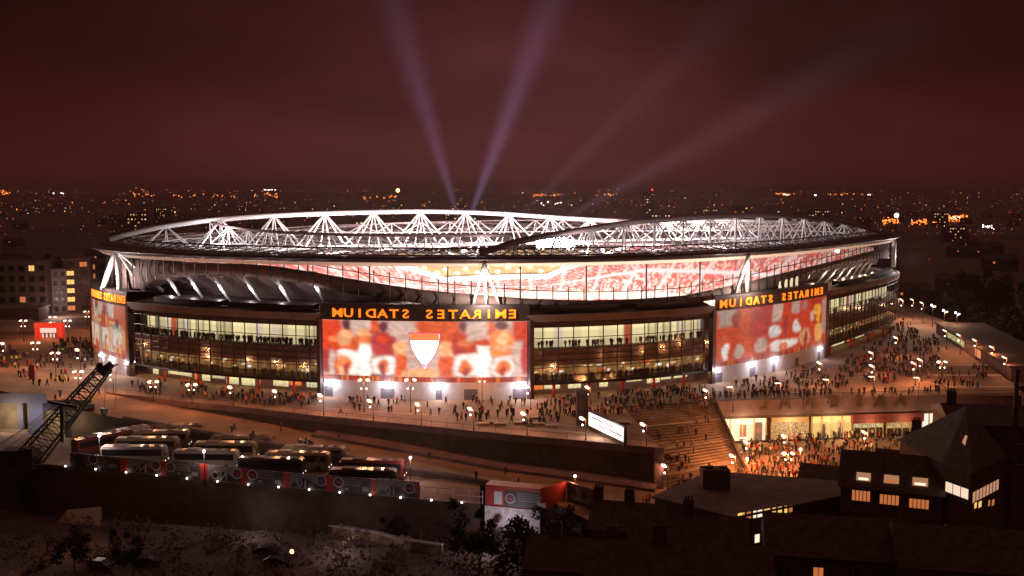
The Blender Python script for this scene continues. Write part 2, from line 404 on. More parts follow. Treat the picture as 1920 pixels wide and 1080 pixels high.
# sloped kerb / pavement at the foot of the wall
mb = MB()
for a, b in zip(WP[3:-1], WP[4:]):
    d = (b - a).normalized(); n_ = Vector((d.y, -d.x, 0)); za, zb = road_z(a.x), road_z(b.x)
    p, q = a + n_ * .3, b + n_ * .3; r_, s_ = a + n_ * 3.2, b + n_ * 3.2
    mb.add([(p.x, p.y, za + 1.0), (q.x, q.y, zb + 1.0), (s_.x, s_.y, zb + .5), (r_.x, r_.y, za + .5), (r_.x, r_.y, za - .2), (s_.x, s_.y, zb - .2)], [(0, 3, 2, 1), (3, 4, 5, 2)])
tag(mb.build('planting_ledge', M['wall_mid']), 'pale raised ledge running along the foot of the long retaining wall', 'ledge')
# paving joints on the plaza: long pale bands
mb = MB()
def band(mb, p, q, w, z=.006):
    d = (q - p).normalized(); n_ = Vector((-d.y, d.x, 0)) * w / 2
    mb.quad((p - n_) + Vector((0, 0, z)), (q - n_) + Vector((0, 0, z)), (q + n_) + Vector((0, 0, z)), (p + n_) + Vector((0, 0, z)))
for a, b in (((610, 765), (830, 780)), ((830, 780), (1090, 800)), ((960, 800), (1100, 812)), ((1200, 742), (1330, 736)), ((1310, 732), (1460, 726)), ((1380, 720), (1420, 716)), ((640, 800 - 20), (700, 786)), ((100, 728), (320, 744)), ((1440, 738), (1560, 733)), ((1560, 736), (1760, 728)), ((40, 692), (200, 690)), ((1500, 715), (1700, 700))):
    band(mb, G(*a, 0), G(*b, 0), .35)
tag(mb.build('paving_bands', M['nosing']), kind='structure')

# ------------------------------------------------------------------ stadium
stad = thing('football_stadium', 'huge oval football stadium with floodlit white roof trusses and glowing murals on its drum', 'stadium', (CX, CY, 0))
class P_(object): pass
def part(mb, name, m, parent=None, smooth=False, cols=None):
    o = mb.build(name, m, smooth=smooth, cols=cols); par = parent or stad
    o.parent = par; o.matrix_parent_inverse = par_inv(par); return o
def par_inv(p):
    mw = Matrix.Identity(4); q = p
    ch = []
    while q: ch.append(q); q = q.parent
    for q in reversed(ch): mw = mw @ q.matrix_parent_inverse @ q.matrix_basis
    return mw.inverted()
def setpar(o, p): o.parent = p; o.matrix_parent_inverse = par_inv(p); return o
SEG_B = [(s_at(173, 5), s_at(241, 8)), (s_at(608, 0), s_at(988, 0)), (s_at(1338, 0), s_at(1545, 0))]
SEG_G = [(SEG_B[0][1], SEG_B[1][0]), (SEG_B[1][1], SEG_B[2][0]), (SEG_B[2][1], HALF + 20), (HALF + 20, PER + SEG_B[0][0])]
H_GLO, H_GHI, H_PAR, H_SIGN = 3.2, 17.0, 18.6, 21.0
# lit rooms behind the glass --------------------------------------------------
def room_cols(kind, seed):
    r = np.random.default_rng(seed); nx = 400; base = np.zeros((64, nx, 3))
    if kind == 'upper':
        cells = r.random(nx // 8 + 2)
        for i in range(nx):
            c = cells[i // 8]; tone = np.array([1.0, .84, .46]) * (.55 + .7 * c)
            if c > .80: tone = np.array([1.0, .80, .62]) * .8
            if c < .10: tone = np.array([.5, .10, .05])
            if c < .05: tone = np.array([.2, .15, .1])
            base[:, i] = tone
        base[:20] *= .75; base[50:] *= 1.25
        for i in range(0, nx, 8): base[:, i] *= .35
    else:
        for i in range(nx):
            c = r.random()
            base[:, i] = np.array([1, .50, .16]) * (.10 + .30 * c)
        for k in range(120):
            i, j = r.integers(0, nx), r.integers(18, 60); w = r.integers(1, 6); t = [np.array([1, .8, .4]) * 1.2, np.array([1, .45, .15]), np.array([.6, .05, .02]), np.array([1, .95, .8]) * 1.4][r.integers(0, 4)]
            base[j:j + r.integers(2, 12), i:i + w] = t
        base[:14] *= .25
    return base
def light_room(s0, s1, z0, z1, off, kind, seed, gain, parent, fade=None):
    base = room_cols(kind, seed); n = max(8, int((s1 - s0) / .55)); m = 14
    def cf(a, b):
        i = min(399, int((a * (s1 - s0) / .28) % 400)); j = min(63, int(b * 63.9)); g_ = gain * (fade(a) if fade else 1)
        return tuple(base[j, i] * g_)
    o = grid_col(lambda a, b: RP(s0 + (s1 - s0) * a, 1, z0 + (z1 - z0) * b, off), n, m, cf, 'lit_concourse', M['paint_r'])
    return setpar(o, parent)
seed = 11
for gi, (s0, s1) in enumerate(SEG_G):
    back = gi == 3; n = int((s1 - s0) / 3.3); ds = (s1 - s0) / n; nn = n if not back else 40
    # glazing
    mb = MB(); ringband(mb, s0, s1, n if not back else 90, [(1, H_GLO, 0), (1, H_GHI, 0)])
    gl = part(mb, 'glass_facade', M['glass'] if not back else M['clad'])
    mb = MB()
    if not back:
        for i in range(n + 1):
            s = s0 + ds * i; mb.tube(RP(s, 1, H_GLO - .3, .12), RP(s, 1, H_GHI, .12), .12, 4, cap=False)
        for z in (3.2, 5.0, 6.8, 8.4, 9.7, 11.0, 13.4, 15.9, 17.0):
            w = .09 if z not in (3.2, 17.0) else .25
            mb.path([RP(s0 + (s1 - s0) * i / n, 1, z, .12) for i in range(n + 1)], w, 4)
        part(mb, 'mullion_grid', M['dsteel'], gl)
    # slabs, soffit, inner walls
    mb = MB(); k = n if not back else 90
    for z0, z1 in ((2.9, 3.5), (7.2, 7.7), (10.1, 10.9), (15.7, 17.1)):
        ringband(mb, s0, s1, k, [(1, z1, -9), (1, z1, -.35), (1, z0, -.35), (1, z0, -9)])
    ringband(mb, s0, s1, k, [(1, 7.7, -.5), (1, 10.1, -.5)])
    part(mb, 'floor_slab', M['clad2'])
    if not back:
        if gi == 2: fu = lambda a: 1.0 if .02 < a < .9 else .0
        elif gi == 0: fu = lambda a: (1.0 if .06 < a < .955 else .02)
        else: fu = lambda a: 1.0 if .02 < a < .97 else .1
        light_room(s0, s1, 10.9, 15.7, -3.4, 'upper', seed, 1.05, gl, fu)
        light_room(s0, s1, 3.5, 7.2, -3.0, 'lower', seed + 1, .8 if gi != 1 else 1.0, gl)
    # ground storey
    mb = MB(); ringband(mb, s0, s1, k, [(1, 0, -5.0), (1, 2.9, -5.0)]); part(mb, 'ground_floor_wall', M['wall_mid'])
    # parapet and sloped terrace
    mb = MB(); ringband(mb, s0, s1, k, [(1, 17.05, -.4), (1, 17.05, .35), (1, H_PAR, .45), (1, H_PAR, -.3), (1, 18.3, -.35), (.93, 19.6), (.86, 19.9)])
    part(mb, 'terrace_parapet', M['deck'])
    if not back:
        mb = MB()
        for j in range(2 if gi == 0 else 2):
            a0, a1 = (.14 + .42 * j, .52 + .42 * j) if gi == 0 else ((.06 + .48 * j, .45 + .48 * j) if gi == 1 else (.12 + .30 * j, .38 + .30 * j))
            ringband(mb, s0 + (s1 - s0) * a0, s0 + (s1 - s0) * a1, 16, [(.985, 19.0), (.985, 20.2), (.965, 20.5), (.965, 19.0)])
        part(mb, 'plant_screen', M['clad'])
    seed += 3
# ground-floor lit openings, red columns
def opening(px0, px1, z0, z1, cf, name='lit_entrance', nu=24, nv=10, off=-4.9):
    s0, s1 = s_at(px0, 2), s_at(px1, 2)
    o = grid_col(lambda a, b: RP(s0 + (s1 - s0) * a, 1, z0 + (z1 - z0) * b, off), nu, nv, cf, name, M['paint_r']); setpar(o, stad)
def entr(c, v=.25, seed=0):
    r = np.random.default_rng(seed); t = r.random((16, 40))
    return lambda a, b: tuple(np.array(c) * (1 - v + v * 2 * t[int(b * 15), int(a * 39)]) * (.6 + .5 * b))
CREAM = (1.0, .80, .42); YEL = (1, .86, .42); ORG = (1, .20, .03)
for px0, px1, z0, z1, c in ((253, 264, .2, 2.8, YEL), (283, 330, .9, 2.8, CREAM), (335, 345, .3, 2.8, ORG), (350, 366, .3, 2.8, CREAM), (370, 395, 1.2, 2.8, (.8, .7, .4)), (398, 422, .2, 2.9, YEL), (428, 454, .2, 2.9, YEL), (490, 520, .6, 2.8, CREAM), (522, 545, 1.0, 2.7, ORG), (555, 600, .8, 2.6, (.8, .72, .45)), (1003, 1028, 1.0, 2.3, ORG), (1030, 1062, 1.1, 2.4, CREAM), (1078, 1104, 1.0, 2.7, YEL), (1141, 1158, .9, 2.7, YEL), (1195, 1226, 1.6, 2.7, YEL), (1236, 1262, .8, 2.7, CREAM), (1264, 1284, 1.3, 2.6, YEL), (1289, 1316, 1.3, 2.6, YEL),
                          (1552, 1568, .3, 2.8, ORG), (1572, 1590, .3, 2.8, CREAM), (1592, 1614, .3, 2.9, YEL), (1618, 1630, .3, 2.8, ORG), (1634, 1650, .3, 2.8, CREAM), (1655, 1664, .3, 2.8, ORG), (1667, 1676, .3, 2.8, CREAM)):
    opening(px0, px1, z0, z1, entr(c, .45, px0))
for px in (304, 368, 424, 482, 548, 1040, 1106, 1170, 1229, 1286, 1560, 1600, 1632, 1660):
    s = s_at(px, 2); mb = MB(); mb.tube(RP(s, 1, 0, -.7), RP(s, 1, 3.0, -.7), .38 if px > 1000 else .3, 10); part(mb, 'red_column', M['red'], smooth=True)
# banner drums -----------------------------------------------------------------
def smooth_step(x, a, b): return max(0., min(1., (x - a) / (b - a)))
REDC = np.array([.72, .055, .02]); REDB = np.array([.95, .13, .035]); WHT = np.array([.95, .80, .66]); SKIN = np.array([1.0, .42, .13]); DARKC = np.array([.16, .02, .03]); GREY = np.array([.48, .42, .38]); GOLD = np.array([1.0, .45, .03])
def mural(figs, seed, shield=None, asp=2.4):
    r = np.random.default_rng(seed); nx, ny = 300, 100; im = np.zeros((ny, nx, 3)); X_, Y_ = np.meshgrid((np.arange(nx) + .5) / nx, (np.arange(ny) + .5) / ny)
    im[:] = REDB * .62
    def blob(cx, cy, rx, ry, c, rect=False, skew=0):
        xx = (X_ - cx - skew * (Y_ - cy)) / rx; yy = (Y_ - cy) / ry
        d = np.maximum(abs(xx), abs(yy)) if rect else np.sqrt(xx ** 2 + yy ** 2)
        w = np.clip((1.12 - d) / .24, 0, 1)[..., None]; im[:] = im * (1 - w) + np.array(c) * w
    xs_ = [f_[0] for f_ in figs]
    for i in range(len(xs_) - 1):
        m_ = (xs_[i] + xs_[i + 1]) / 2; blob(m_ + .01, .86, abs(xs_[i + 1] - xs_[i]) * .24, .17, WHT * .62, True, .08); blob(m_, .25, abs(xs_[i + 1] - xs_[i]) * .26, .27, WHT * (.8 if i % 2 == 0 else .4), True, -.06)
    blob(.055, .25, .03, .25, WHT * .7)
    blob(.02, .55, .045, .5, REDC, True); blob(.99, .5, .012, .5, REDC, True)
    for i in range(len(figs) - 1):     # linked arms between neighbours
        a, b = figs[i], figs[i + 1]; blob((a[0] + b[0]) / 2, .66, abs(b[0] - a[0]) / 2, .055, REDC, True, .1); blob((a[0] + b[0]) / 2 + .01, .60, abs(b[0] - a[0]) / 3.2, .035, SKIN, True, .1)
    for (cx, w, top, sh, leg) in figs:
        blob(cx, top - .30, w * 1.05, .25, sh * .62, True, .03); blob(cx, top - .12, w * .85, .12, sh * .7)
        blob(cx + w * .5, top - .30, w * .3, .2, SKIN * .9)
        blob(cx, .34, w * .95, .13, WHT, True); blob(cx - w * .5, .2, w * .42, .12, WHT); blob(cx + w * .5, .2, w * .42, .12, WHT)
        blob(cx - w * .45, .06, w * .32, .12, leg); blob(cx + w * .5, .05, w * .32, .12, leg); blob(cx, .17, w * .18, .14, REDB * .7)
        blob(cx + .004, top - .01, w * .36, .10, DARKC * .7)
        blob(cx + w * 1.35, .30, w * .25, .22, SKIN if r.random() > .5 else REDB)
        for _ in range(6): blob(cx + r.normal(0, w * .5), r.uniform(.45, .8), w * .16, .06, sh * r.uniform(.45, 1.3), False, .2)
        for _ in range(2): blob(cx + r.normal(0, w * .5), r.uniform(0, .3), w * .16, .05, np.array([REDB, SKIN, WHT, REDC * .6][r.integers(0, 4)]))
    nzz = np.kron(r.random((20, 60)), np.ones((5, 5))); im = im * (.82 + .36 * nzz[..., None])
    for _ in range(2): im = (im + np.roll(im, 2, 1) + np.roll(im, -2, 1) + np.roll(im, 1, 0) + np.roll(im, -1, 0)) / 5
    return im
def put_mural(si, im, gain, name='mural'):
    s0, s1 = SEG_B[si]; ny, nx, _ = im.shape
    o = grid_col(lambda a, b: RP(s0 + (s1 - s0) * a, 1, 5.0 + (17.4 - 5.0) * b, .30), nx - 1, ny - 1, lambda a, b: tuple(im[min(ny - 1, int(b * (ny - 1) + .5)), min(nx - 1, int(a * (nx - 1) + .5))] * gain), name, M['paint_e'])  # print emits its own colours, standing in for the floodlight on it
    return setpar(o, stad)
def mural_px(base, items, blur=2, seed=1):
    r = np.random.default_rng(seed); nx, ny = 300, 100; im = np.zeros((ny, nx, 3)); X_, Y_ = np.meshgrid((np.arange(nx) + .5) / nx, (np.arange(ny) + .5) / ny); im[:] = base
    wx, wy = 0 * X_, 0 * X_
    for k in range(9):
        fx, fy, p1, p2 = r.uniform(8, 60), r.uniform(4, 24), r.uniform(0, 6), r.uniform(0, 6); am = 1 / (1 + k * .25); wx += am * np.sin(X_ * fx + Y_ * fy + p1); wy += am * np.sin(X_ * fx * .8 - Y_ * fy + p2)
    X_, Y_ = X_ + wx * .0028, Y_ + wy * .009; tex = .5 + .5 * np.sin(wx * 2.1 + wy * 1.7 + X_ * 40)
    for (u0, u1, v0, v1, c, sh_) in items:
        cx, cy, rx, ry = (u0 + u1) / 2, (v0 + v1) / 2, (u1 - u0) / 2, (v1 - v0) / 2; xx = (X_ - cx) / rx; yy = (Y_ - cy) / ry
        if sh_ == 'o': d = np.sqrt(xx ** 2 + yy ** 2)
        elif sh_ == 'r': d = np.maximum(abs(xx), abs(yy))
        else: d = (abs(xx) ** 3 + abs(yy) ** 3) ** (1 / 3)
        w = np.clip((1.15 - d) / .3, 0, 1)[..., None]; im = im * (1 - w) + np.array(c) * w
    im = im * (.78 + .34 * tex[..., None]) * (1 - .10 * (1 - tex[..., None]) * np.array([0, 1, 1]))
    nz_ = np.kron(r.random((25, 75)), np.ones((4, 4))); im = im * (.93 + .14 * nz_[..., None])
    for _ in range(blur): im = (im + np.roll(im, 1, 1) + np.roll(im, -1, 1) + np.roll(im, 1, 0) + np.roll(im, -1, 0)) / 5
    return im
def ZP(x0, x1, y0, y1, c, sh_='s'): return ((x0 - 190) / 1460, (x1 - 190) / 1460, 1 - (y1 - 225) / 395, 1 - (y0 - 225) / 395, c, sh_)
CR_ = np.array([1.0, .48, .22]); PUR = np.array([.32, .03, .03]); GW = np.array([.62, .42, .34]); BW = np.array([1.0, .92, .84]); DK = np.array([.13, .025, .04]); OR_ = np.array([.90, .22, .06])
CENTRE = [ZP(180, 335, 215, 445, REDC, 'r'), ZP(180, 245, 430, 600, PUR * 1.3, 'r'), ZP(240, 300, 450, 625, GW, 'r'), ZP(235, 330, 340, 380, OR_), ZP(285, 330, 400, 615, REDC * .8, 'r'),
    ZP(300, 475, 285, 450, REDB * .75), ZP(305, 405, 290, 410, CR_ * .85), ZP(345, 412, 222, 295, DK, 'o'), ZP(300, 470, 445, 520, BW, 's'), ZP(375, 470, 470, 615, BW * .95), ZP(300, 400, 480, 600, OR_ * 1.05), ZP(315, 350, 560, 622, CR_), ZP(350, 385, 520, 615, DK + REDC * .4, 'o'),
    ZP(412, 545, 215, 345, GW, 'r'), ZP(455, 550, 290, 375, CR_), ZP(420, 700, 335, 385, OR_ * .9), ZP(462, 548, 400, 625, BW * 1.1, 'r'), ZP(545, 610, 215, 320, REDB * .7, 'r'),
    ZP(545, 740, 300, 480, PUR * 1.4), ZP(600, 680, 320, 400, REDC * .9, 'o'), ZP(608, 680, 228, 305, DK, 'o'), ZP(565, 725, 475, 610, BW * .95), ZP(600, 680, 500, 600, OR_ * .9, 'o'), ZP(615, 655, 530, 612, DK + REDC * .3, 'o'), ZP(545, 735, 603, 618, DK, 'r'),
    ZP(690, 885, 215, 335, GW, 'r'), ZP(720, 810, 365, 470, CR_ * .9), ZP(725, 810, 460, 625, REDB * .8, 'r'), ZP(775, 800, 560, 620, CR_), ZP(880, 1190, 215, 375, REDB * .72, 'r'), ZP(810, 1030, 560, 625, CR_ * .9), ZP(1040, 1130, 365, 475, CR_), ZP(1035, 1130, 470, 625, REDB * .8, 'r'),
    ZP(1115, 1310, 300, 465, REDC * .75), ZP(1130, 1220, 380, 455, PUR * 1.4), ZP(1160, 1280, 350, 400, OR_ * .8), ZP(1175, 1235, 226, 300, DK, 'o'), ZP(1135, 1315, 455, 610, BW * .95), ZP(1165, 1265, 500, 600, OR_ * .85, 'o'), ZP(1195, 1240, 540, 615, DK + REDC * .4, 'o'),
    ZP(1232, 1370, 215, 365, GW, 'r'), ZP(1300, 1385, 395, 625, BW * 1.1, 'r'), ZP(1290, 1480, 355, 400, REDC * .9), ZP(1370, 1430, 215, 330, REDB * .7, 'r'), ZP(1385, 1555, 290, 470, OR_ * 1.15), ZP(1440, 1520, 300, 400, CR_, 'o'), ZP(1400, 1560, 395, 430, CR_ * .8), ZP(1425, 1515, 218, 292, DK, 'o'),
    ZP(1395, 1565, 470, 615, BW * .9), ZP(1430, 1530, 500, 610, OR_, 'o'), ZP(1460, 1500, 540, 615, DK + REDC * .4, 'o'), ZP(1545, 1660, 215, 375, REDC * .85, 'r'), ZP(1548, 1612, 375, 625, GW * 1.1, 'r'), ZP(1604, 1662, 365, 595, PUR * 1.5, 'r')]
Q_ = lambda u0, u1, v0, v1, c, k='s': (u0, u1, v0, v1, c, k)
RIGHT = [Q_(.02, .14, .68, 1.02, GW * .8, 'r'), Q_(.11, .18, .62, .95, PUR, 'o'), Q_(.16, .27, .3, .98, REDB * .7), Q_(.02, .10, .0, .5, REDB * .8), Q_(.05, .09, .02, .32, BW), Q_(.13, .19, .02, .30, GW), Q_(.19, .26, .0, .45, REDB * .8, 'r'), Q_(.24, .42, .40, .97, PUR * 1.6, 'r'), Q_(.28, .38, .05, .36, GW), Q_(.30, .36, .5, .62, REDC, 'o'),
    Q_(.42, .52, .62, 1.02, GW * 1.1, 'r'), Q_(.39, .50, .32, .55, BW * .85), Q_(.50, .60, .3, 1.0, REDC), Q_(.52, .56, .3, .7, PUR * 1.3), Q_(.60, .68, .74, 1.02, GW, 'r'), Q_(.61, .69, .36, .62, BW * .9), Q_(.41, .66, .04, .24, BW), Q_(.48, .56, .04, .2, OR_), Q_(.70, .76, .78, .96, PUR + .15, 'o'), Q_(.66, .80, .44, .80, REDC * .95), Q_(.68, .80, .05, .38, CR_ * .7), Q_(.73, .77, .0, .3, REDC * .6, 'o'), Q_(.80, .84, .5, .72, GW), Q_(.83, .93, .62, .86, np.array([1, .42, .05])), Q_(.87, .91, .45, .66, GOLD), Q_(.85, .95, .03, .42, np.array([1, .45, .10])), Q_(.80, .86, .1, .5, REDC), Q_(.94, .99, .2, .95, GW * .7, 'r'), Q_(.80, .93, .86, 1.02, REDC * .7, 'r')]
mur = []
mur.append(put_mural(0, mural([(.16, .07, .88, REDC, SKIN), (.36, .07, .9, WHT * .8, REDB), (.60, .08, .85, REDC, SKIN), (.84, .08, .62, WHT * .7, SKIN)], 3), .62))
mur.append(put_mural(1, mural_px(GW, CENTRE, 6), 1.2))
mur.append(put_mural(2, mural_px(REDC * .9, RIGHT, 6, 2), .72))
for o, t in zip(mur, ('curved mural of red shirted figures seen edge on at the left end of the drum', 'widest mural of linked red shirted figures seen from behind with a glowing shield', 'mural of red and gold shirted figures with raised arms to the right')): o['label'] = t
# shield: a lit crest standing off the middle of the central mural
s0, s1 = SEG_B[1]; sc_ = s_at(797, 10); cz = 11.0
def shield_pt(x, y, off): return RP(sc_ + x, 1, cz + y, off)
def shield_outline(w, h, n=14):
    pts = [(-w, h), (w, h)]; 
    for i in range(1, n): t = i / n; pts.append((w * (1 - t ** 2.2) * (1 if t < 1 else 0), h - (2 * h) * t))
    pts.append((0, -h * 1.15))
    for i in range(n - 1, 0, -1): t = i / n; pts.append((-w * (1 - t ** 2.2), h - (2 * h) * t))
    return pts
def shield(w, h, off, m, name, parent, dy=0, thick=.12):
    pts = shield_outline(w, h); mb = MB(); n = len(pts)
    mb.v = [tuple(shield_pt(x, y + dy, off)) for x, y in pts] + [tuple(shield_pt(0, dy, off))] + [tuple(shield_pt(x, y + dy, off - thick)) for x, y in pts]
    for i in range(n): mb.f.append((n, i, (i + 1) % n)[::-1]); mb.f.append((i, (i + 1) % n, n + 1 + (i + 1) % n, n + 1 + i)); mb.m += [0, 0]
    return part(mb, name, m, parent)
M['sh_edge'] = emis('shield_edge_violet', (.55, .12, .16), .5); M['sh_white'] = emis('shield_face_white', (1, .86, .84), 3); M['sh_red'] = emis('shield_red_glow', (1, .18, .06), 1.3); M['sh_pink'] = emis('shield_pink', (1, .35, .65), 1.0); M['sh_gold'] = emis('shield_gold', (1, .72, .40), 2.0)
sh = shield(3.55, 3.9, .50, M['sh_edge'], 'crest', mur[1]); sh['label'] = 'glowing club crest shield in the centre of the mural'
shield(3.25, 3.6, .62, M['sh_white'], 'crest_face', sh)
mb = MB(); ringband(mb, sc_ - 3.2, sc_ + 3.2, 8, [(1, cz + 3.65, .70), (1, cz + 2.2, .70)]); mb.f = [f[::-1] for f in mb.f]; part(mb, 'crest_band', M['sh_red'], sh)
mb = MB()    # gun barrel and wheel emblem
for z, a, b, w in ((cz + .6, -2.0, 1.4, .45),): ringband(mb, sc_ + a, sc_ + b, 6, [(1, z + w, .70), (1, z - w * .6, .70)])
mb.ball(RP(sc_ + .9, 1, cz - .3, .68), .8, sq=1, n=10)
part(mb, 'crest_cannon', M['sh_gold'], sh)
mb = MB(); mb.ball(RP(sc_, 1, cz - 3.3, .66), .55); part(mb, 'crest_tip', M['sh_pink'], sh)
for si, (s0, s1) in enumerate(SEG_B):
    n = int((s1 - s0) / 2)
    mb = MB(); ringband(mb, s0, s1, n, [(1, 0, .1), (1, 3.9, .1), (1, 3.9, -.2)]); part(mb, 'base_wall', M['concrete'])
    # vertical stripe strip under the mural, glowing in place of floodlight too
    r = np.random.default_rng(si); t = r.random(200)
    o = grid_col(lambda a, b: RP(s0 + (s1 - s0) * a, 1, 3.9 + 1.1 * b, .34), 110, 2, lambda a, b: tuple((REDC * (.25 + .6 * t[int(a * 199)]) + GOLD * .35 * (t[int(a * 190 + 5)] > .8)) * (1 if si == 1 else .7)), 'mural_border', M['paint_e']); setpar(o, stad)
    mb = MB(); ringband(mb, s0 - .5, s1 + .5, n, [(1, 17.4, -.3), (1, 17.4, .42), (1, H_SIGN, .42), (1, H_SIGN, -1.2), (.93, 20.4), (.86, 20.4)]); sg = part(mb, 'sign_fascia', M['clad'])
    for s in (s0 - .7, s1 + .7):
        mb = MB(); mb.tube(RP(s, 1, 0, 0), RP(s, 1, 17.6, 0), .9, 4); part(mb, 'end_pier', M['clad'])
    mb = MB(); ringband(mb, s0, s1, n, [(1, 3.9, -.6), (1, 17.4, -.6)]); part(mb, 'drum_wall', M['clad2'])
    word = 'EMIRATES STADIUM'
    a0, a1 = ((s_at(176, 19), s_at(239.5, 19)), (s_at(624, 19), s_at(972, 19)), (s_at(1345, 19), s_at(1541, 19)))[si]
    hgt = 1.95; nlet = len(word); wd = (a1 - a0) / (nlet)
    for i, ch in enumerate(word[::-1]):
        if ch == ' ': continue
        s = a0 + (i + .5) * wd; p = RP(s, 1, 18.1, .50); mb = MB(); put_text(mb, ch, p, RT(s), (0, 0, 1), hgt, wscale=min(1.35, wd / 2.0))
        lt = part(mb, 'letter', M['letter'], sg)
    sg['label'] = ('name sign in mirrored orange letters at the far left end of the drum', 'name sign in mirrored orange letters above the central mural', 'name sign in mirrored orange letters above the right mural')[si]
# doors and wall floodlights on the concrete bases
DOORS = [(617, 1.0), (727, 1.5), (823, .7), (883, 1.5), (974, 1.5), (1347, 1.2), (1410, 1.2), (1450, .8), (1493, 1.0), (1535, .9), (192, .6), (209, .9), (244 - 3, .8)]
for px, w in DOORS:
    s = s_at(px, 1); mb = MB(); ringband(mb, s - w, s + w, 2, [(1, 2.35, -.05), (1, 2.35, .16), (1, 0, .16)]); part(mb, 'service_door', M['door'])
for px in (620, 727, 822, 975, 1339, 1409, 1452, 1536, 192, 211, 241):
    s = s_at(px, 3.2); p = RP(s, 1, 3.15, .45); mb = MB(); n_ = RN(s)
    mb.ball(p, .62 if 600 < px < 1000 else .5, sq=.62, n=10); fl = part(mb, 'wall_floodlight', M['flood'])
    q = RP(s, 1, 3.2, 1.6); light(q, 700 if 600 < px < 1500 else 350, (.92, .90, 1.0), .3, name='floodlight_glow')
# roof ---------------------------------------------------------------------------
ZR = 31.0
mb = MB(); ringband(mb, 0, PER, 200, [(.985, ZR - .95), (1.0, ZR - .30), (1.003, ZR), (1.0, ZR + .22), (.985, ZR + .40)]); part(mb, 'roof_edge', M['clad'], smooth=True)
rf = MB(); ringband(rf, 0, PER, 200, [(.985, ZR + .38), (.95, ZR + .35), (.90, ZR - .4), (.75, ZR - 2.6), (.60, ZR - 4.0), (.56, ZR - 4.3), (.56, ZR - 4.9), (.60, ZR - 4.6), (.75, ZR - 3.2), (.9, ZR - 1.1), (.985, ZR - .9)])
roof = part(rf, 'roof_skin', M['roof'])
mb = MB()
for i in range(168):
    s = PER * i / 168; mb.tube(RP(s, .985, ZR + .4), RP(s, .92, ZR + .9), .12, 4); mb.tube(RP(s, .92, ZR + 1.9), RP(s, .92, ZR - .1), .10, 4)
    mb.tube(RP(s, .92, ZR + 1.9), RP(s + PER / 168, .94, ZR + .4), .10, 4); mb.tube(RP(s + PER / 168, .92, ZR + 1.9), RP(s, .94, ZR + .4), .10, 4)
mb.pipe([RP(PER * i / 168, .92, ZR + 1.9) for i in range(169)], .17, 5); mb.pipe([RP(PER * i / 168, .94, ZR + .4) for i in range(169)], .16, 5)
part(mb, 'perimeter_lattice', M['clad2'], roof)
mb = MB()
for i in range(120):
    s = PER * i / 120; mb.tube(RP(s, .885, ZR - .4), RP(s + 2.2, .86, ZR + .6), .09, 4); mb.tube(RP(s + 2.2, .86, ZR + .6), RP(s + 5.9, .885, ZR - .4), .09, 4)
mb.pipe([RP(PER * i / 120 + 2.2, .86, ZR + .6) for i in range(121)], .12, 5)
for i in range(120):
    s = PER * i / 120
    if i % 2: mb.tube(RP(s, .87, ZR - .4), RP(s, .60, ZR - 3.4), .11, 4)
part(mb, 'rafter_lattice', M['steel'], roof)
# primary and secondary trusses -------------------------------------------------
def on_line(px, py, P, Q):     # sight line meets the vertical plane through P, Q
    d = ray(px, py); n_ = Vector((Q[1] - P[1], P[0] - Q[0])); c = n_.x * P[0] + n_.y * P[1]
    t = c / (d.x * n_.x + d.y * n_.y); return Vector((d.x * t, d.y * t, HC + d.z * t))
def resamp(pts, n):
    d = [0]
    for a, b in zip(pts[:-1], pts[1:]): d.append(d[-1] + (b - a).length)
    out = []
    for i in range(n + 1):
        t = d[-1] * i / n; out.append(Vector([float(np.interp(t, d, [p[k] for p in pts])) for k in range(3)]))
    return out
def truss(name, P, Q, pix, nn, r1, r2, m, mweb, half=4.5, zb=ZR + 1.2, refl=False, hs=1.0, label=None, pts=None):
    top = pts or [on_line(a, b, P, Q) for a, b in pix]
    if refl: top = [Vector((2 * CX - p.x, 2 * CY - p.y, ZR + (p.z - ZR) * hs)) for p in top]
    top = resamp(top, 60); nodes = resamp(top, nn); d = (top[-1] - top[0]); d.z = 0; d.normalize(); w = Vector((-d.y, d.x, 0))
    mb = MB(); mb.pipe(top, r1, 12); tr = part(mb, name, m, smooth=True)
    mb = MB(); bots = [[], []]
    for i in range(nn):
        c = (nodes[i] + nodes[i + 1]) / 2; h = max(.3, c.z - zb); hw = min(half, h * .6)
        for k, sg_ in enumerate((-1, 1)): bots[k].append(Vector((c.x, c.y, min(zb, c.z - .3))) + w * sg_ * hw)
    for b in bots: mb.path(b, r2 * .9, 6)
    for i in range(nn + 1):
        for k in (0, 1):
            for j in (i - 1, i):
                if 0 <= j < nn: mb.tube(nodes[i], bots[k][j], r2, 6)
            if 0 < i < nn and nodes[i].z - zb > 2:
                c = (bots[k][i - 1] + bots[k][i]) / 2; mb.tube(nodes[i], c, r2 * .75, 6)
    for a, b in zip(bots[0], bots[1]): mb.tube(a, b, r2 * .7, 5)
    part(mb, 'truss_webs', mweb, tr)
    if label: tr['label'] = label
    return tr
LT, RT_ = RP(2, .985), RP(HALF - 14, .985)
PA, QA = (RP(6, .97).x, RP(6, .97).y), (112, 402)
pixA = [(205, 449), (245, 438), (290, 428), (340, 420), (392, 413), (480, 406), (560, 402), (640, 399), (720, 397), (800, 396), (880, 398), (960, 402), (1060, 409), (1150, 414), (1260, 415), (1400, 414.5), (1480, 416.5), (1560, 421)]
truss('primary_truss', PA, QA, pixA, 17, .72, .25, M['steel'], M['steel'], 5.5, zb=ZR - 2.2, label='great white arched truss rising from the left end of the roof')
PB, QB = (RP(s_at(905, 31), .985).x, RP(s_at(905, 31), .985).y), (RP(HALF - 12, .985).x, RP(HALF - 12, .985).y)
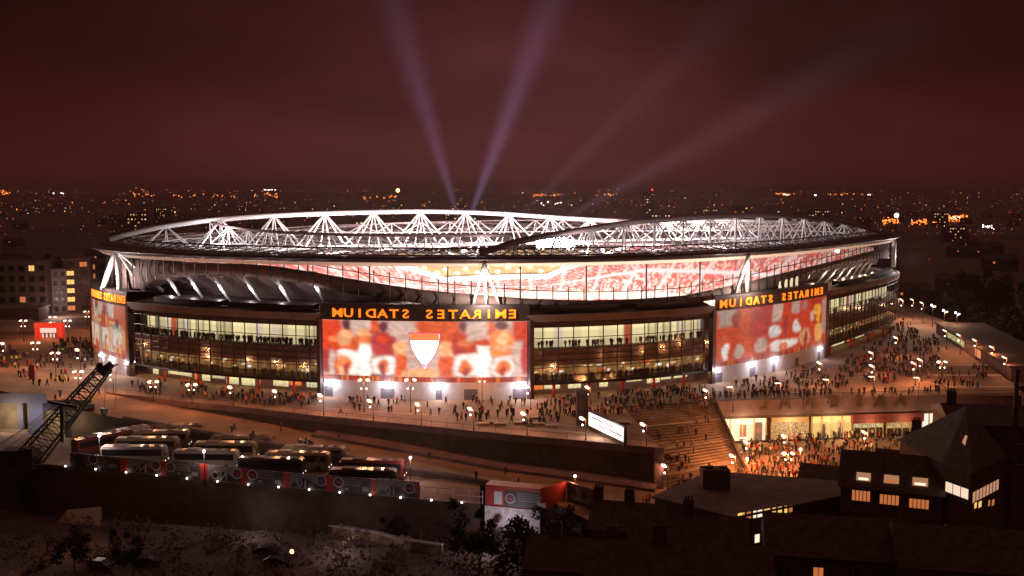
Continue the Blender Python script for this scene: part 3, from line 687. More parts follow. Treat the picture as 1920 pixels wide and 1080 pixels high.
pixB = [(902, 473), (930, 466), (960, 455), (1000, 447), (1040, 440), (1100, 430), (1150, 422), (1200, 415), (1300, 408), (1380, 404), (1440, 403), (1500, 406), (1570, 415), (1610, 424), (1650, 436)]
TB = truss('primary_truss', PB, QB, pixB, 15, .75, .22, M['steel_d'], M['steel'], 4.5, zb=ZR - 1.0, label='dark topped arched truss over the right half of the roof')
PD, QD = (on_line(395, 416, PA, QA).x, on_line(395, 416, PA, QA).y), (on_line(1000, 447, PB, QB).x, on_line(1000, 447, PB, QB).y)
topD = []
for px, py in ((393, 416), (425, 425), (470, 431), (520, 435), (580, 438), (660, 440.5), (760, 441.5), (860, 441.5), (960, 441)): topD.append((px, py))
truss('secondary_truss', PD, QD, topD, 13, .40, .16, M['clad2'], M['steel'], 3.0, zb=ZR - .3, label='thin brown secondary truss crossing the front left of the roof')
PE, QE = (RP(HALF - 60, .97).x, RP(HALF - 60, .97).y), (-40, 392)
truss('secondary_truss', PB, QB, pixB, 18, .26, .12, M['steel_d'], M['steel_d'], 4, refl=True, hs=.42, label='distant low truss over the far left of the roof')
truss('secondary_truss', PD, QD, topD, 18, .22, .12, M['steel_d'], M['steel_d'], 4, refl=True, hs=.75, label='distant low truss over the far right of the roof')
pm = [Vector((-80, 345, ZR + 1.6)), Vector((-40, 352, ZR + 4.5)), Vector((0, 358, ZR + 5.2)), Vector((40, 366, ZR + 5.0)), Vector((80, 374, ZR + 4.2)), Vector((115, 382, ZR + 1.8))]
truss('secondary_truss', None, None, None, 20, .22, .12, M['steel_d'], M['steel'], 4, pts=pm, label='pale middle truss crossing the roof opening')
for i in range(7):
    x = PA[0] + (QA[0] - PA[0]) * (.12 + .125 * i); y = PA[1] + (QA[1] - PA[1]) * (.12 + .125 * i); light((x + 3, y - 9, ZR + 3.0), 5500, (1.0, .92, .92), .8, name='truss_light')
# masts on truss
mb = MB(); p = on_line(1646, 433, PB, QB); mb.tube(p, p + Vector((0, 0, 3)), .1, 5); part(mb, 'roof_mast', M['dsteel'])
# tripod struts carrying the roof
def tripod(px, k=1.0, spread=3.0, zb=20.8, r=.42, legs=(-1, 0, 1), kin=.965):
    s = s_at(px, 28); top = RP(s, k, ZR - .6); 
    for j in legs:
        mb = MB(); b = RP(s + j * spread, kin, zb); mid = top.lerp(b, .5); mb.tube(top, mid, r * .7, 8, r); mb.tube(mid, b, r, 8, r * .75); part(mb, 'tripod_strut', M['steel'], smooth=True)
    q = RP(s, 1.0, zb + 1.4, 3.5)
    light(q, 7000, (1, .90, .72), .4, name='strut_uplight')
tripod(908, kin=.975); tripod(1403, spread=2.2, legs=(-1, 1), zb=21, r=.55, kin=.975)
for px, a in ((203, -1), (216, 1)): pass
sL = s_at(205, 28)
for ds_, k2 in ((-6, 1.0), (1.0, .985), (6, .955), (9.5, .93)):
    mb = MB(); mb.tube(RP(sL + ds_ * .2, .985, ZR - .7), RP(sL + ds_, k2, 20.6), .75 if ds_ < 5 else .45, 8); part(mb, 'tripod_strut', M['steel'], smooth=True)
light(RP(sL, 1, 23, 4.5), 12000, (1, .90, .78), .4, name='strut_uplight')
sR = HALF - 14
for ds_ in (-3, 2):
    mb = MB(); mb.tube(RP(sR + ds_ * .2, .985, ZR - .7), RP(sR + ds_, .985, 20.6), .75, 8); part(mb, 'tripod_strut', M['steel'], smooth=True)
light(RP(sR, 1, 23, 4.5), 8000, (1, .95, .90), .4, name='strut_uplight')
# upper glazing and the wave-shaped skirt ------------------------------------------
SK = .965
WT = [(215, 470), (260, 488), (300, 482), (330, 490), (400, 493), (450, 494), (500, 497), (560, 506), (640, 520), (720, 533), (800, 544), (900, 553), (1000, 560), (1100, 563), (1200, 560), (1290, 553), (1350, 540), (1400, 530), (1450, 517), (1520, 500), (1580, 486), (1630, 472), (1665, 462)]
WB = [(215, 540), (260, 541), (300, 523), (330, 517), (400, 514), (450, 517), (500, 522), (560, 530), (640, 548), (720, 560), (800, 570), (900, 575), (1100, 576), (1200, 574), (1290, 570), (1350, 560), (1430, 545), (1520, 512), (1580, 494), (1630, 486), (1665, 484)]
wt = [z_at(a, b, SK) for a, b in WT]; wb = [z_at(a, b, SK) for a, b in WB]
def wz(tab, s):
    if s > HALF: s = s - HALF
    return float(np.interp(s, [q[0] for q in tab], [q[1] for q in tab]))
mb = MB(); n = 260
for i in range(n + 1):
    s = PER * i / n; zt = min(30.0, wz(wt, s)); zb_ = max(18.9, min(wz(wb, s), zt - .8))
    mb.v += [tuple(RP(s, .93, zb_ - .2)), tuple(RP(s, SK, zb_)), tuple(RP(s, SK + .004, (zt + zb_) / 2)), tuple(RP(s, SK, zt)), tuple(RP(s, .945, zt - .3))]
for i in range(n):
    for j in range(4): a = i * 5 + j; mb.f.append((a, a + 5, a + 6, a + 1)); mb.m.append(0)
sk = part(mb, 'wave_skirt', M['clad2'], smooth=True)
mb = MB(); nm = 190
for i in range(nm):
    s = PER * i / nm; zt = wz(wt, s); zb_ = max(19, min(wz(wb, s), zt - .8))
    top = min(ZR - .7, zt + 3.0) if PJ(RP(s, SK, 25))[0] > 560 or s > HALF else ZR - .8
    mb.tube(RP(s, SK + .006, zb_), RP(s, SK + .006, top), .13, 4, cap=False)
mb.path([RP(PER * i / 200, SK + .005, min(ZR - .8, wz(wt, PER * i / 200) + 1.9)) for i in range(201)], .10, 4)
for px in (584, 698, 842, 976, 1098, 1209, 1308, 1400):
    s = s_at(px, 25, SK); mb.tube(RP(s, SK + .01, wz(wt, s) - .3), RP(s, SK + .01, ZR - .5), .20, 5)
part(mb, 'upper_mullions', M['dsteel'], sk)
# raking fins under the seating bowl
FL = [((315, 517), (350, 577)), ((353, 513), (391, 577)), ((402, 518), (441, 581)), ((457, 518), (500, 582)), ((519, 522), (552, 582)), ((590, 530), (606, 566))]
FR = [((1517, 515), (1507, 533)), ((1550, 506), (1528, 536)), ((1568, 504), (1543, 536)), ((1583, 502), (1560, 536)), ((1598, 500), (1576, 531)), ((1612, 494), (1594, 527)), ((1623, 492), (1605, 523)), ((1633, 493), (1618, 521))]
for (t, b) in FL + FR:
    lf = t[0] < 900; kt, kb = .962, .925
    st, zt = z_at(t[0], t[1], kt); sb, zb_ = z_at(b[0], b[1], kb); p, q = RP(st, kt, zt), RP(sb, kb, zb_)
    mb = MB(); m_ = p.lerp(q, .25); w = .52 if lf else .42
    mb.tube(p, m_, .16, 4, w); mb.tube(m_, q, w, 4, .10); f_ = part(mb, 'raking_fin', M['steel'])
    mb = MB()
    if lf: mb.tube(p + Vector((-1.6, 0, .3)), m_, .14, 4); mb.tube(p, p + RT(st) * 3.5 + Vector((0, 0, .1)), .10, 4)
    else: mb.tube(p + Vector((.9, 0, .2)), m_, .12, 4)
    part(mb, 'fin_bracket', M['steel'], f_)
    fm = p.lerp(q, .45); fm = Vector((fm.x, fm.y, fm.z)) + Vector((RN(st).x, RN(st).y, .1)) * 1.6; light(fm, 260 if lf else 200, (1, .93, .95) if lf else (1, .78, .52), .15, name='fin_uplight')
# stepped underside of the seating bowl behind the fins
for a, b in ((s_at(250, 20), s_at(640, 20)), (s_at(1400, 20), HALF - 15)):
    mb = MB()
    for i in range(9):
        k0, k1 = .86 + i * .0115, .86 + (i + 1) * .0115; z0, z1 = 19.0 + i * .95, 19.0 + (i + 1) * .95
        def zc(s, z): return min(z, wz(wb, s))
        m0 = len(mb.v)
        for j in range(41):
            s = a + (b - a) * j / 40
            for k, z in ((k0, z0), (k0, z1), (k1, z1)): mb.v.append(tuple(RP(s, k, zc(s, z))))
        for j in range(40):
            for q in range(2): c = m0 + j * 3 + q; mb.f.append((c, c + 3, c + 4, c + 1)); mb.m.append(0)
    part(mb, 'bowl_underside', M['clad2'])
for px in (1455, 1466, 1476, 1486):
    s = s_at(px, 22, .955); mb = MB(); mb.box(RP(s, .968, 21.4 + (px - 1455) * .02), (.7, .3, 2.4)); part(mb, 'lit_vomitory_window', emis('vomitory_light', (1, .78, .5), .7))
for i in range(9):      # lamps under the canopy of the entrances
    for a, b in ((SEG_G[0][0] + 3, SEG_G[0][1] - 3), (SEG_G[1][0] + 3, SEG_G[1][1] - 3)): light(RP(a + (b - a) * i / 8, 1, 2.6, -1.5), 130, (1, .70, .38), .3, name='canopy_glow')
# seating bowl ---------------------------------------------------------------------
SEAT = np.array([.58, .13, .12]); CRW = np.random.default_rng(5).random((64, 720))
def seat_w(s): return max(0.0, min(1.0, (wz(wt, s) - 22.3) / 5.5)) ** .8
def seat_prof(s): return 11.2 + 16.3 * seat_w(s)      # upper rim: low in the middle of the long sides, high at the ends
def seat_k(s): return .80 + .135 * seat_w(s)
def bowl(a, b):
    s = PER * a; zt = seat_prof(s)
    if b < .45: t = b / .45; return RP(s, .50 + .17 * t, -3.0 + 7.5 * t)
    if b < .55: t = (b - .45) / .10; return RP(s, .67 + .012 * t, 4.5 + 2.6 * t)
    t = (b - .55) / .45; return RP(s, .685 + (seat_k(s) - .685) * t, 7.1 + (zt - 7.1) * t ** 1.12)
def bowl_col(a, b):
    r = CRW[int(b * 63), int(a * 719)]
    if .45 <= b < .55: return (.55, .50, .42)
    c = SEAT * (.7 + .6 * r)
    if r > .72: c = np.array([.72, .60, .58])
    elif r > .62: c = np.array([.40, .38, .46])
    elif r > .50: c = np.array([.62, .34, .32])
    if int(a * 360) % 9 == 0: c = np.array([.60, .56, .58])
    if abs(b - .22) < .012 or abs(b - .74) < .012 : c = np.array([.62, .64, .72])
    return tuple(c)
o = grid_col(bowl, 720, 64, bowl_col, 'seating_bowl', M['paint_d']); setpar(o, stad); o['label'] = 'tiers of red seats dotted with spectators inside the stadium'
mb = MB(); mb.v = [tuple(RP(PER * i / 120, .515, -3)) for i in range(120)]; mb.f = [tuple(range(120))]; mb.m = [0]; part(mb, 'pitch', M['grass'])
# back wall of the upper concourse with downlights, seen through the glass
mb = MB(); ringband(mb, 0, PER, 200, [(.80, 15.4), (.84, 17.6), (.945, 20.8), (.96, 27)]) 
def ceil_pt(a, b):
    s = PER * a; zt = seat_prof(s); k0 = seat_k(s); z1 = max(22.0, zt + 1.2)
    prof = [(k0 + .012, zt), (k0 + .014, zt + 1.7 * (1 - seat_w(s)) + .1), (k0 + (.95 - k0) * .35, zt + (z1 - zt) * .42), (k0 + (.95 - k0) * .75, zt + (z1 - zt) * .75), (.952, z1)]
    t = b * (len(prof) - 1); i = min(len(prof) - 2, int(t)); q = t - i
    return RP(s, prof[i][0] + (prof[i + 1][0] - prof[i][0]) * q, prof[i][1] + (prof[i + 1][1] - prof[i][1]) * q)
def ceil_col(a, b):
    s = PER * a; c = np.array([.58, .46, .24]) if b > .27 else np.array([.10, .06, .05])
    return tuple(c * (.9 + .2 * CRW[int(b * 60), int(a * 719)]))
sF0, sF1 = (HALF + 60) / PER, (PER - 78) / PER
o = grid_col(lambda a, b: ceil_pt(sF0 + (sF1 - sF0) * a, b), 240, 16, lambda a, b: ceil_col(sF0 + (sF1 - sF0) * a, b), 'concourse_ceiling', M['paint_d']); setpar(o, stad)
mb = MB()
for i in range(40):
    a = sF0 + (sF1 - sF0) * (i + .5) / 40
    for b in ((.36,) if i % 2 else (.50,)):
        p = ceil_pt(a, b); mb.ball(p + (Vector((CX, CY, 0)) - Vector((p.x, p.y, 0)))  .normalized() * .6, .95, sq=.5, n=8)
part(mb, 'ceiling_downlight', emis('downlight_warm', (1, .82, .70), 5))
mb = MB()
for i in range(150):
    a = HALF + 40 + (HALF - 110) * i / 150; p = RP(a, seat_k(a) - .004, seat_prof(a) + .9)
    mb.ball(p, 1.15, sq=.85, n=8)
part(mb, 'box_tier_lamp', emis('box_lamp', (1, .84, .82), 1.7))
def eave_col(a, b):
    w = seat_w(PER * a); c = .30 + .95 * (1 - w); return (1.0 * c, .74 * c - .22 * w * c, .50 * c - .16 * w * c)
setpar(grid_col(lambda a, b: RP(PER * a, .978 + .007 * b, ZR - 1.8 + .75 * b), 240, 1, eave_col, 'eave_spill_band', M['paint_r']), stad)  # glowing band stands in for interior light spilling under the eave
# visible floodlight bank inside the bowl, under the roof opening
mb = MB(); fp = A(1042, 458, 330)
for i in range(9):
    for j in range(2): mb.ball(fp + Vector(((i - 4) * 1.35, 0, (j - .5) * 1.5 + (abs(i - 4) < 3) * .6)), 1.05 - .07 * abs(i - 4))
part(mb, 'floodlight_bank', emis('floodlight_blue_white', (.80, .84, 1), 60))
light(fp + Vector((0, -6, 1)), 60000, (.8, .82, 1), 1.5, name='floodlight_glow')
for px, py, D in ((845, 478, 250), (870, 472, 300), (1130, 470, 380), (660, 492, 300), (1215, 486, 300), (787, 493, 330), (1570, 470, 330)): mb = MB(); mb.ball(A(px, py, D), .7); part(mb, 'roof_lamp', M['flood'])
for i in range(14):      # bowl floodlights under the inner roof edge
    s = PER * (i + .5) / 14; p = RP(s, .55, ZR - 6)
    light(p, 27000, (1, .80, .66), 1.5, name='bowl_floodlight')
for i in range(12):      # lights on top of the roof that whiten the trusses
    s = PER * (i + .5) / 12; p = RP(s, .52, ZR + .8)
    light(p, 7500, (1.0, .84, .84), 1.0, name='truss_light')
for px, e_, k in ((420, 2200, .88), (560, 3000, .86), (700, 3000, .84), (860, 3000, .84), (1120, 2600, .86), (1280, 2600, .86), (1420, 2600, .88), (1540, 1200, .9)):
    light(RP(s_at(px, 31), k, ZR + 2.2), e_ * .6, (1.0, .88, .90), .6, name='truss_light')
# light beams from searchlights on the far roof edge
def beam_mat(name, col, s, Lz):
    m = bpy.data.materials.new(name); m.use_nodes = True; t = m.node_tree; t.nodes.clear(); o = t.nodes.new('ShaderNodeOutputMaterial'); e_ = t.nodes.new('ShaderNodeEmission')
    c = t.nodes.new('ShaderNodeTexCoord'); sp = t.nodes.new('ShaderNodeSeparateXYZ'); t.links.new(c.outputs['Object'], sp.inputs[0])
    def q(op, a, b=None):
        n_ = t.nodes.new('ShaderNodeMath'); n_.operation = op
        for i, v in enumerate((a, b)):
            if v is None: continue
            if isinstance(v, (int, float)): n_.inputs[i].default_value = v
            else: t.links.new(v, n_.inputs[i])
        return n_.outputs[0]
    x, y, z = sp.outputs; u = q('DIVIDE', z, Lz); rad = q('SQRT', q('ADD', q('MULTIPLY', x, x), q('MULTIPLY', y, y)))
    wid = q('ADD', q('MULTIPLY', u, 1.0), .03); rr = q('DIVIDE', rad, wid)      # rad/width, scaled below
    RMAX = Lz * .125; prof = q('EXPONENT', q('MULTIPLY', q('POWER', q('DIVIDE', rr, RMAX * .48), 2), -1))
    fall = q('MULTIPLY', q('POWER', q('SUBTRACT', 1, q('MINIMUM', u, 1)), 1.3), q('DIVIDE', 1, wid))
    st = q('MULTIPLY', q('MULTIPLY', prof, fall), s)
    t.links.new(st, e_.inputs[1]); e_.inputs[0].default_value = (*col, 1); t.links.new(e_.outputs[0], o.inputs['Volume'])
    return m
def beam(src, dst, Lz, s, label, col=(.62, .42, .80)):
    d = (dst - src).normalized(); m = beam_mat('light_beam', col, s, Lz); mb = MB(); mb.tube((0, 0, 0), (0, 0, Lz), Lz * .125 * .03, 24, Lz * .125 * 1.03)
    o = mb.build('searchlight_beam', m); o.location = src; o.rotation_euler = d.to_track_quat('Z', 'Y').to_euler(); tag(o, label, 'light beam', 'searchlight beams in the night sky')
bs1, bs2 = A(866, 432, 520), A(870, 436, 515)
beam(bs1, A(742, 20, 560), 190, .0042, 'violet searchlight beam leaning left above the far roof edge')
beam(bs2, A(1042, -20, 560), 190, .0062, 'brighter violet searchlight beam leaning right above the far roof edge')
beam(A(1040, 420, 600), A(1620, 100, 640), 300, .0016, 'faint lowest searchlight beam slanting far to the right', (.6, .35, .5))
beam(A(960, 420, 600), A(1330, 60, 640), 260, .0012, 'faint searchlight beam slanting right between the bright and the lowest beam', (.6, .35, .5))

# ================================================================== street furniture
ORDW = ['leftmost', 'second', 'third', 'fourth', 'fifth', 'sixth', 'seventh', 'eighth', 'ninth', 'tenth', 'eleventh', 'twelfth', 'thirteenth', 'fourteenth', 'fifteenth', 'sixteenth', 'seventeenth', 'eighteenth', 'nineteenth', 'twentieth']
def OL(i, noun, rest): return ORDW[i] + ' ' + noun + (' ' if i == 0 else ' from the left ') + rest
def disc(mb, c, r, n=12, tilt=(0, 0), th=.10):
    a = []
    for z in (-th, th):
        for i in range(n):
            t = 2 * math.pi * i / n; a.append((c[0] + r * math.cos(t), c[1] + r * math.sin(t), c[2] + z + tilt[0] * math.cos(t) * r + tilt[1] * math.sin(t) * r))
    mb.add(a, [tuple(range(n - 1, -1, -1)), tuple(range(n, 2 * n))] + [(i, (i + 1) % n, n + (i + 1) % n, n + i) for i in range(n)])
def make_lamp(h, kind):
    t = thing('street_lamp', 'lamp', 'street lamp'); mb = MB(); mb.tube((0, 0, 0), (0, 0, h), .09, 6, .06)
    if kind == 'twin': mb.tube((-.8, 0, h - .25), (.8, 0, h - .25), .05, 4)
    elif kind == 'flat': mb.tube((0, 0, h), (-.8, 0, h), .05, 4)
    elif kind != 'ball': mb.tube((0, 0, h), (-.75, 0, h), .05, 4)
    o = mb.build('pole', M['dsteel'], t); mb = MB(); mb.tube((0, 0, 0), (0, 0, .25), .2, 6); mb.build('pole_base', M['dsteel'], t)
    if kind == 'single':
        mb = MB(); disc(mb, (-.75, 0, h - .05), .50, tilt=(-.22, .28)); mb.build('reflector_disc', M['disc'], t)
        mb = MB(); mb.ball((-.62, -.15, h * .70), .17); mb.build('projector', M['lampw'], t)
    elif kind == 'twin':
        for s in (-1, 1):
            mb = MB(); disc(mb, (s * .85, 0, h - .1), .44, tilt=(-.2 * s, .28)); mb.build('reflector_disc', M['disc'], t)
            mb = MB(); mb.ball((s * .55, -.15, h * .72), .15); mb.build('projector', M['lampw'], t)
    elif kind == 'blue':
        mb = MB(); mb.ball((-.5, 0, h), .34); mb.build('lamp_head', M['lampb'], t); mb = MB(); disc(mb, (.55, 0, h - .45), .5, tilt=(.2, .2)); mb.build('reflector_disc', M['disc'], t)
    elif kind == 'flat':
        mb = MB(); mb.box((-.7, 0, h), (1.1, .5, .12)); mb.build('lamp_head', M['disc'], t)
    elif kind == 'ball':
        mb = MB(); mb.ball((0, 0, h), .25); mb.build('lamp_head', M['lampb'], t)
    elif kind == 'orange':
        mb = MB(); mb.ball((0, 0, h), .30); mb.build('lamp_head', M['lampo'], t)
    return t
LP = {}
def lamp(px, py, h, kind, label, z=0, e=None, col=(1, .36, .135), group=None, rz=0, dx=0):
    key = (kind, round(h, 1)); p = G(px, py, z)
    if key not in LP: o = LP[key] = make_lamp(h, kind); o.location = p; o.rotation_euler.z = rz; o['label'] = label
    else: o = dup(LP[key], p, rz, label)
    if group: o['group'] = group
    if e: light((p.x - .4, p.y - .6, p.z + h * .88), e * 1.3, col, .25, name='lamp_glow')
    return o
SOD = (1, .36, .135)
row = [(438, 762), (522, 770), (607, 778), (700, 790), (790, 797), (888, 806), (988, 816), (1098, 826)]
for i, (a, b) in enumerate(row): lamp(a, b, 4.2, 'single', OL(i, 'lamp', 'on top of the long retaining wall'), e=520, col=SOD, group='lamps on top of the retaining wall')
row = [(683, 772), (770, 772), (904, 757), (995, 768), (1107, 770)]
for i, (a, b) in enumerate(row): lamp(a, b, 6.8 if i < 3 else 5, 'twin' if i < 3 else 'single', OL(i, 'tall lamp', 'out on the plaza before the central mural'), e=750, col=SOD, group='tall plaza lamps')
row = [(12, 690), (45, 640), (68, 688), (100, 632), (105, 706), (128, 640), (152, 708), (165, 620), (148, 742), (213, 738), (288, 752), (360, 758)]
for i, (a, b) in enumerate(row): lamp(a, b, [6.5, 6.5, 6.5, 6.5, 6, 6.5, 7, 6.5, 5.6, 4.6, 4.4, 4.4][i], ['single', 'twin', 'twin', 'twin', 'twin', 'twin', 'single', 'twin', 'twin', 'single', 'twin', 'twin'][i], OL(i, 'disc lamp', 'scattered over the left plaza'), e=900, col=SOD, group='disc lamps on the left plaza')
row = [(1207, 842), (1186, 812)]
lamp(1212, 838, 4.2, 'single', 'disc lamp at the top corner of the steps beside the white screen', z=-.2, e=300, col=SOD)
lamp(1252, 918, 4.4, 'single', 'lamp standing at the foot of the steps by the end of the retaining wall', z=-7.2, e=260, col=SOD)
lamp(1078, 940, 4.4, 'ball', 'lone white lamp on the road beside the site cabin', z=-7, e=250, col=SOD)
row = [(1328, 778), (1374, 772), (1463, 764), (1553, 756), (1638, 750), (1722, 752), (1765, 718)]
for i, (a, b) in enumerate(row): lamp(a, b, 5.2, ['single', 'flat', 'flat', 'flat', 'flat', 'flat', 'twin'][i], OL(i, 'lamp', 'along the parapet above the shops'), e=700, col=SOD, group='lamps above the shops')
row = [(1540, 722), (1636, 700), (1638, 728), (1682, 668), (1716, 722), (1728, 715)]
for i, (a, b) in enumerate(row): lamp(a, b, 5.4, 'single', OL(i, 'disc lamp', 'among the crowd on the right plaza'), e=900, col=SOD, group='disc lamps among the right crowd')
row = [(1662, 600), (1672, 604), (1684, 598), (1692, 600), (1712, 600), (1730, 607), (1748, 613), (1770, 625), (1793, 630)]
for i, (a, b) in enumerate(row): lamp(a, b, 7.5, 'blue' if i in (0, 1, 6, 7, 8) else 'single', OL(i, 'lamp', 'in the far row curving behind the right plaza'), e=900, col=(1, .5, .26), group='far row of lamps on the right')
row = [(1774, 655), (1800, 664), (1830, 675), (1862, 690), (1886, 712)]
for i, (a, b) in enumerate(row): lamp(a, b, 5.6, 'single', OL(i, 'lamp', 'along the low building at the right edge'), e=650, col=SOD, group='lamps along the right building')
row = [(1398, 862, 'flat'), (1404, 870, 'single'), (1475, 858, 'single'), (1378, 898, 'single'), (1400, 905, 'ball'), (1477, 893, 'twin'), (1500, 886, 'orange'), (1625, 850, 'single')]
for i, (a, b, k) in enumerate(row): lamp(a, b, 4.6, k, OL(i, 'lamp', 'in the packed crowd below the shops'), z=-9, e=1900, col=(1, .36, .11), group='lamps in the lower crowd')
row = [(188, 872, 5.5), (384, 900, 5.2), (494, 945, 7.0), (770, 905, 4.6)]
for i, (a, b, h) in enumerate(row): lamp(a, b, h, 'ball', OL(i, 'bare white lamp', 'on a pole by the coach yard hoarding'), z=YZF(a) if i != 2 else -12, e=600, col=(.9, .7, .62), group='white lamps at the coach yard')
lamp(548, 1078, 3.6, 'orange', 'small orange lamp among the dark scrub at the bottom of the picture', z=-12, e=60, col=(1, .4, .1))
lamp(1735, 1012, 3.0, 'orange', 'pale orange lamp between the dark roofs at the bottom right', z=-8, e=160, col=(1, .5, .25))
lamp(917, 1035, 2.6, 'orange', 'faint orange lamp low among the dark bushes left of the dark roofs', z=-12, e=40, col=(1, .4, .1))
# red tower and screen posts on the plaza
def totem(px, py, h, label, m):
    t = thing('advertising_pillar', label, 'pillar', G(px, py, 0)); mb = MB(); mb.box((0, 0, h / 2 + .2), (1.3, .6, h)); mb.build('panel', m, t); mb = MB(); mb.box((0, 0, .1), (1.6, .9, .2)); mb.build('plinth', M['dsteel'], t)
totem(61, 711, 3.4, 'brown red advertising pillar standing alone on the left plaza', mat('totem_red', (.22, .05, .03), .6))
# bright white led screen
a0, a1 = G(1100, 792, 0), G(1163, 842 - 8, 0)
p0, p1 = A(1101, 765, a0.y), A(1163, 787, G(1166, 830, 0).y)
sc = thing('led_screen', 'large bright white electronic screen with two dark text lines at the top of the steps', 'screen', (p0.x, p0.y, 0))
pa = G(1103, 806, 0); pb = G(1168, 838, 0); d = (pb - pa); d.z = 0; Ld = d.length; ang = math.atan2(d.y, d.x); d.normalize(); nrm = Vector((d.y, -d.x, 0))
sc.location = pa; sc.rotation_euler = (0, 0, ang)
mb = MB(); mb.box((Ld / 2, .35, 2.15), (Ld + .6, .5, 3.3)); mb.build('housing', M['dsteel'], sc)
mb = MB(); mb.quad((0, .07, .9), (Ld, .07, .9), (Ld, .07, 3.5), (0, .07, 3.5)); mb.build('display', M['screen'], sc)
mb = MB()
for z, a, b in ((2.75, .10, .72), (1.85, .32, .95)):
    x = Ld * a; mb = MB()
    while x < Ld * b: w = random.uniform(.3, .9); mb.box((x + w / 2, .045, z), (w, .03, .26)); x += w + .12
    mb.build('text_line', mat('screen_text', (.10, .04, .03), .8), sc)
mb = MB(); mb.box((Ld / 2, .35, .3), (Ld, .3, .6)); mb.build('plinth', M['wall_dark'], sc)
light(pa + d * (Ld / 2) + nrm * 1.5 + Vector((0, 0, 2)), 500, (1, .9, .8), .6, name='screen_glow')
kt = thing('kiosk', 'dark kiosk tower standing against the upper end of the white screen', 'kiosk', G(1091, 796, 0)); mb = MB(); mb.box((0, 0, 3.2), (2.2, 1.8, 6.4)); mb.build('cabinet', M['wall_dark'], kt); mb = MB(); mb.box((0, 0, 6.5), (2.6, 2.2, .25)); mb.build('cap', M['dsteel'], kt)
# concrete benches on the plaza
cb = None
for i, (a, b) in enumerate(((905, 797), (921, 794), (938, 797), (975, 795), (1008, 797), (1035, 800), (1083, 778), (1010, 786), (1170, 795))):
    p = G(a, b, 0)
    if cb is None:
        cb = thing('concrete_bench', '', 'bench', p); mb = MB(); mb.box((0, 0, .42), (2.6, .9, .18)); mb.build('seat', M['nosing'], cb); mb = MB(); mb.box((0, 0, .17), (2.2, .6, .33)); mb.build('base', M['wall_mid'], cb); o = cb
    else: o = dup(cb, p, random.uniform(-.3, .3))
    o['label'] = OL([0, 1, 2, 3, 5, 6, 7, 4, 8][i], 'low concrete bench', 'in the loose line by the white screen'); o['group'] = 'concrete benches on the plaza'
# ------------------------------------------------------------------ stair balustrades
sr = thing('stair_railing', 'slim railing running down the left side of the broad steps', 'railing', (0, 0, 0)); mb = MB()
pts = [stair_pt(0, t) + Vector((.3, .2, 0)) for t in np.linspace(0, 1, 16)]; pts = [Vector((p.x, p.y, stair_z(t))) for p, t in zip(pts, np.linspace(0, 1, 16))]
for p in pts: mb.tube(p - Vector((0, 0, .3)), p + Vector((0, 0, 1.1)), .05, 4)
mb.path([p + Vector((0, 0, 1.1)) for p in pts], .06, 4); mb.build('rail', M['dsteel'], sr)
# ------------------------------------------------------------------ shops below the right parapet
sd = (SH1 - SH0); SL = sd.length; sd.normalize(); sn = Vector((sd.y, -sd.x, 0))
def on_shop(px):     # distance along the shop wall for a picture column
    best = min((abs(PJ(SH0 + sd * t + Vector((0, 0, -3)))[0] - px), t) for t in np.linspace(-8, SL + 8, 600)); return best[1]
def shp(t, z, off=0.0): return SH0 + sd * t + sn * off + Vector((0, 0, z))
pw = thing('parapet_wall', 'brown parapet wall carrying big dim mirrored letters over the shops', 'wall', SH0)
mb = MB(); th = .5
def slab(mb, t0, t1, z0, z1, o0, o1, mi=0):
    v = [shp(t0, z0, o1), shp(t1, z0, o1), shp(t1, z0, o0), shp(t0, z0, o0), shp(t0, z1, o1), shp(t1, z1, o1), shp(t1, z1, o0), shp(t0, z1, o0)]
    mb.add(v, [(3, 2, 1, 0), (4, 5, 6, 7), (0, 1, 5, 4), (1, 2, 6, 5), (2, 3, 7, 6), (3, 0, 4, 7)], mi)
slab(mb, -.5, SL + 14, -3.2, .25, .15, 1.2); setpar(mb.build('wall_face', M['wall_mid']), pw)
mb = MB(); slab(mb, -.5, SL + 14, -3.9, -3.2, .15, .8); setpar(mb.build('soffit_beam', M['wall_dark']), pw)
mb = MB(); k = int(SL / 2.2)
for i in range(k + 1): t = SL * i / k; mb.tube(shp(t, .2, .6), shp(t, 1.3, .6), .05, 4)
mb.tube(shp(0, 1.3, .6), shp(SL, 1.3, .6), .05, 4); setpar(mb.build('handrail', M['dsteel']), pw)
M['dimletter'] = mat('dim_bronze_letter', (.09, .055, .045), .5)
for ch, px in zip('LANESRA', (1428, 1468, 1512, 1560, 1605, 1643, 1681)):
    t = on_shop(px); mb = MB(); put_text(mb, ch, shp(t, -1.9, 1.32), sd, (0, 0, 1), 2.9); setpar(mb.build('letter', M['dimletter']), pw)
def shop(name, label, px0, px1, z0, z1, fn, nu, nv, cat='shop', frame=True, off=.2):
    t0, t1 = on_shop(px0), on_shop(px1); r_ = thing(name, label, cat, shp((t0 + t1) / 2, -9, off))
    o = grid_col(lambda a, b: shp(t0 + (t1 - t0) * a, z0 + (z1 - z0) * b, off), nu, nv, fn, 'lit_shopfront', M['paint_e']); setpar(o, r_)
    mb = MB()
    for i in range(5): t = t0 + (t1 - t0) * i / 4; slab(mb, t - .12, t + .12, -9, z1, off + .02, off + .3)
    slab(mb, t0, t1, z1, -3.2 - .7, off, off + .4) if z1 < -3.95 else None
    setpar(mb.build('frame', M['wall_dark'] if not frame else mat('shop_frame', (.5, .36, .18), .6)), r_)
    tm = (t0 + t1) / 2; return r_, tm
